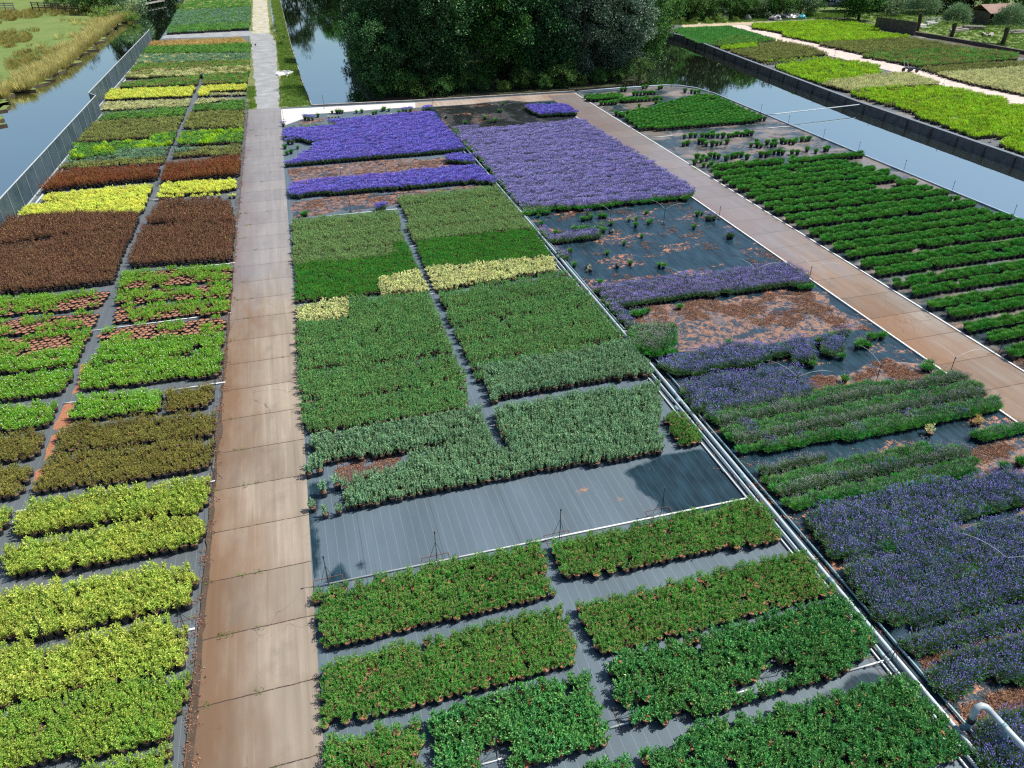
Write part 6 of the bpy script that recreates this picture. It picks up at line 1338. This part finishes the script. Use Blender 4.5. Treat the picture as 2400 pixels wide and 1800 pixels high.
# fallen empty pots
for c, x, y, rz, lab in (('R7', 550, 735, .5, 'tipped pot with pale dried plant on the wet cloth, next to another'), ('R7', 595, 755, 2.6, 'second tipped pot with pale dried plant on the wet cloth'), ('R7', 780, 730, 1.2, 'tipped pot with dried plant lying alone on the wet cloth'), ('R7', 722, 470, 0.3, 'fallen grey pot at the end of the hooked bed'), ('R2', 1415, 880, 2.0, 'fallen pot with grey rim on the black upper cloth')):
    a = G(c, x, y); t = empty('tipped_pot', (a[0], a[1], .14), rz); t.rotation_euler = (0, math.pi / 2 - .12, rz); tag(t, lab, 'plant pot')
    MB().lathe([(.003, .0), (.09, 0), (.125, .18), (.135, .18), (.135, .2), (.12, .2)], 14).build('pot', M['pot'], t)
    rg = np.random.default_rng(int(x)); mb = MB(); blades(mb, rg, 70, .16, .26, .014, .16, 0); mb.build('dried_plant', L_['straw'], t)
a = G('R1', 1893, 338); t = tag(empty('empty_pot', (a[0], a[1], .03)), 'single empty black pot on the gravel road', 'plant pot'); pot_mb().build('pot', M['pot'], t)
a = G('R1', 1505, 580); t = tag(empty('tank', (a[0], a[1], .0)), 'small round black valve at the head of the far aisle', 'valve'); MB().lathe([(.003, 0), (.3, 0), (.32, .35), (.2, .5), (.003, .55)], 14).build('body', M['black'], t, True)
print('objects', len(bpy.data.objects))

# ---------- loose bark, compost and petals lying on the cloth; weeds in the joints of the paths
def flake_variants():
    out = []
    for v in range(4):
        rg = np.random.default_rng(v + 70); mb = MB(); n = 14
        P = np.stack([rg.normal(0, .10, n), rg.normal(0, .07, n), rg.uniform(.006, .02, n)], 1); D = np.stack([rg.normal(0, 1, n), rg.normal(0, 1, n), rg.normal(0, .18, n)], 1)
        leaves(mb, P, D, [[0, 0, 1]] * n, rg.uniform(.025, .075, n), rg.uniform(.015, .04, n), 0, .3); out.append(mb.mesh('flakes', L_['flake']))
    return out
LM('flake', [(.07, .04, .026), (.14, .075, .048), (.25, .14, .09), (.09, .05, .035)], .8, 0, patch=.1)
fp = []; zones = [(poly('R7 0,240|R7 1300,220|R7 2020,690|R7 600,860'), 1500, .12), (poly('R7 1000,1000|R7 2180,890|R8 1090,1180|R7 900,1120'), 2200, -.2), (poly('R8 560,1560|R8 1200,1400|R8 1500,1530|R8 600,1640'), 1200, -.1),
   (poly('S4 1850,640|S4 2400,540|S4 2400,760|S4 1850,860'), 500, -.2), (poly('S8 1440,850|S8 2250,620|S8 2250,700|S8 1560,960'), 260, -.1), (poly('S8 1740,1180|S8 2250,1060|S8 2250,1200|S8 1850,1330'), 300, -.1), (poly('S2 620,720|S2 1120,690|S2 880,880|S2 560,960|S2 560,1150|S2 480,1100'), 400, -.2),
   (poly('R6 255,230|R6 1690,120|R6 1040,255|R6 270,360'), 700, 0), (poly('R2 235,1250|R2 1560,1180|R2 1600,1240|R2 260,1370'), 700, 0), (poly('R4 0,900|R4 700,820|R4 1100,1000|R4 100,1100'), 500, .1), (poly('R8 2000,1340|R8 2300,1340|R8 2300,1600|R8 2212,1560'), 160, -.2)]
for P, n, th in zones:
    xs = [p[0] for p in P]; ys = [p[1] for p in P]
    for _ in range(n * 3):
        x = rr.uniform(min(xs), max(xs)); y = rr.uniform(min(ys), max(ys))
        if inside((x, y), P) and noise.noise(Vector((x * .7, y * .9, 2.2))) + .5 * noise.noise(Vector((x * 2.1, y * 2.4, 5))) > th + .26 - .05 * rr.random(): fp.append((x, y, .022))
for _ in range(500): # along the edges of the main path and in the aisles
    y = rr.uniform(8, 80); fp.append((-5.02 + .0095 * (y - 13) * 1.1 + rr.gauss(0, .08), y, .055))
for _ in range(260):
    y = rr.uniform(10, 60); fp.append((rr.uniform(13.25, 14.9), y, .012))
scatter('litter', 'loose orange brown bark and petals strewn over the cloth', fp, flake_variants(), 9)
wp = []
for k in range(-2, 31):
    y = 13.13 + 2.21 * k
    for _ in range(rr.randrange(0, 5)): wp.append((rr.triangular(-5.0, -1.6, -4.8), y + rr.gauss(0, .02), .05))
for _ in range(160):
    y = rr.uniform(8, 75); wp.append((rr.choice((26.62 + .002 * y, -5.2 + .0095 * (y - 10), 30.1)) + rr.gauss(0, .04), y, .02))
scatter('weeds', 'small weeds in the joints and along the edges of the paths', wp, grass_variants('weed', 'turf', 14, .09, .02, .25), 12)
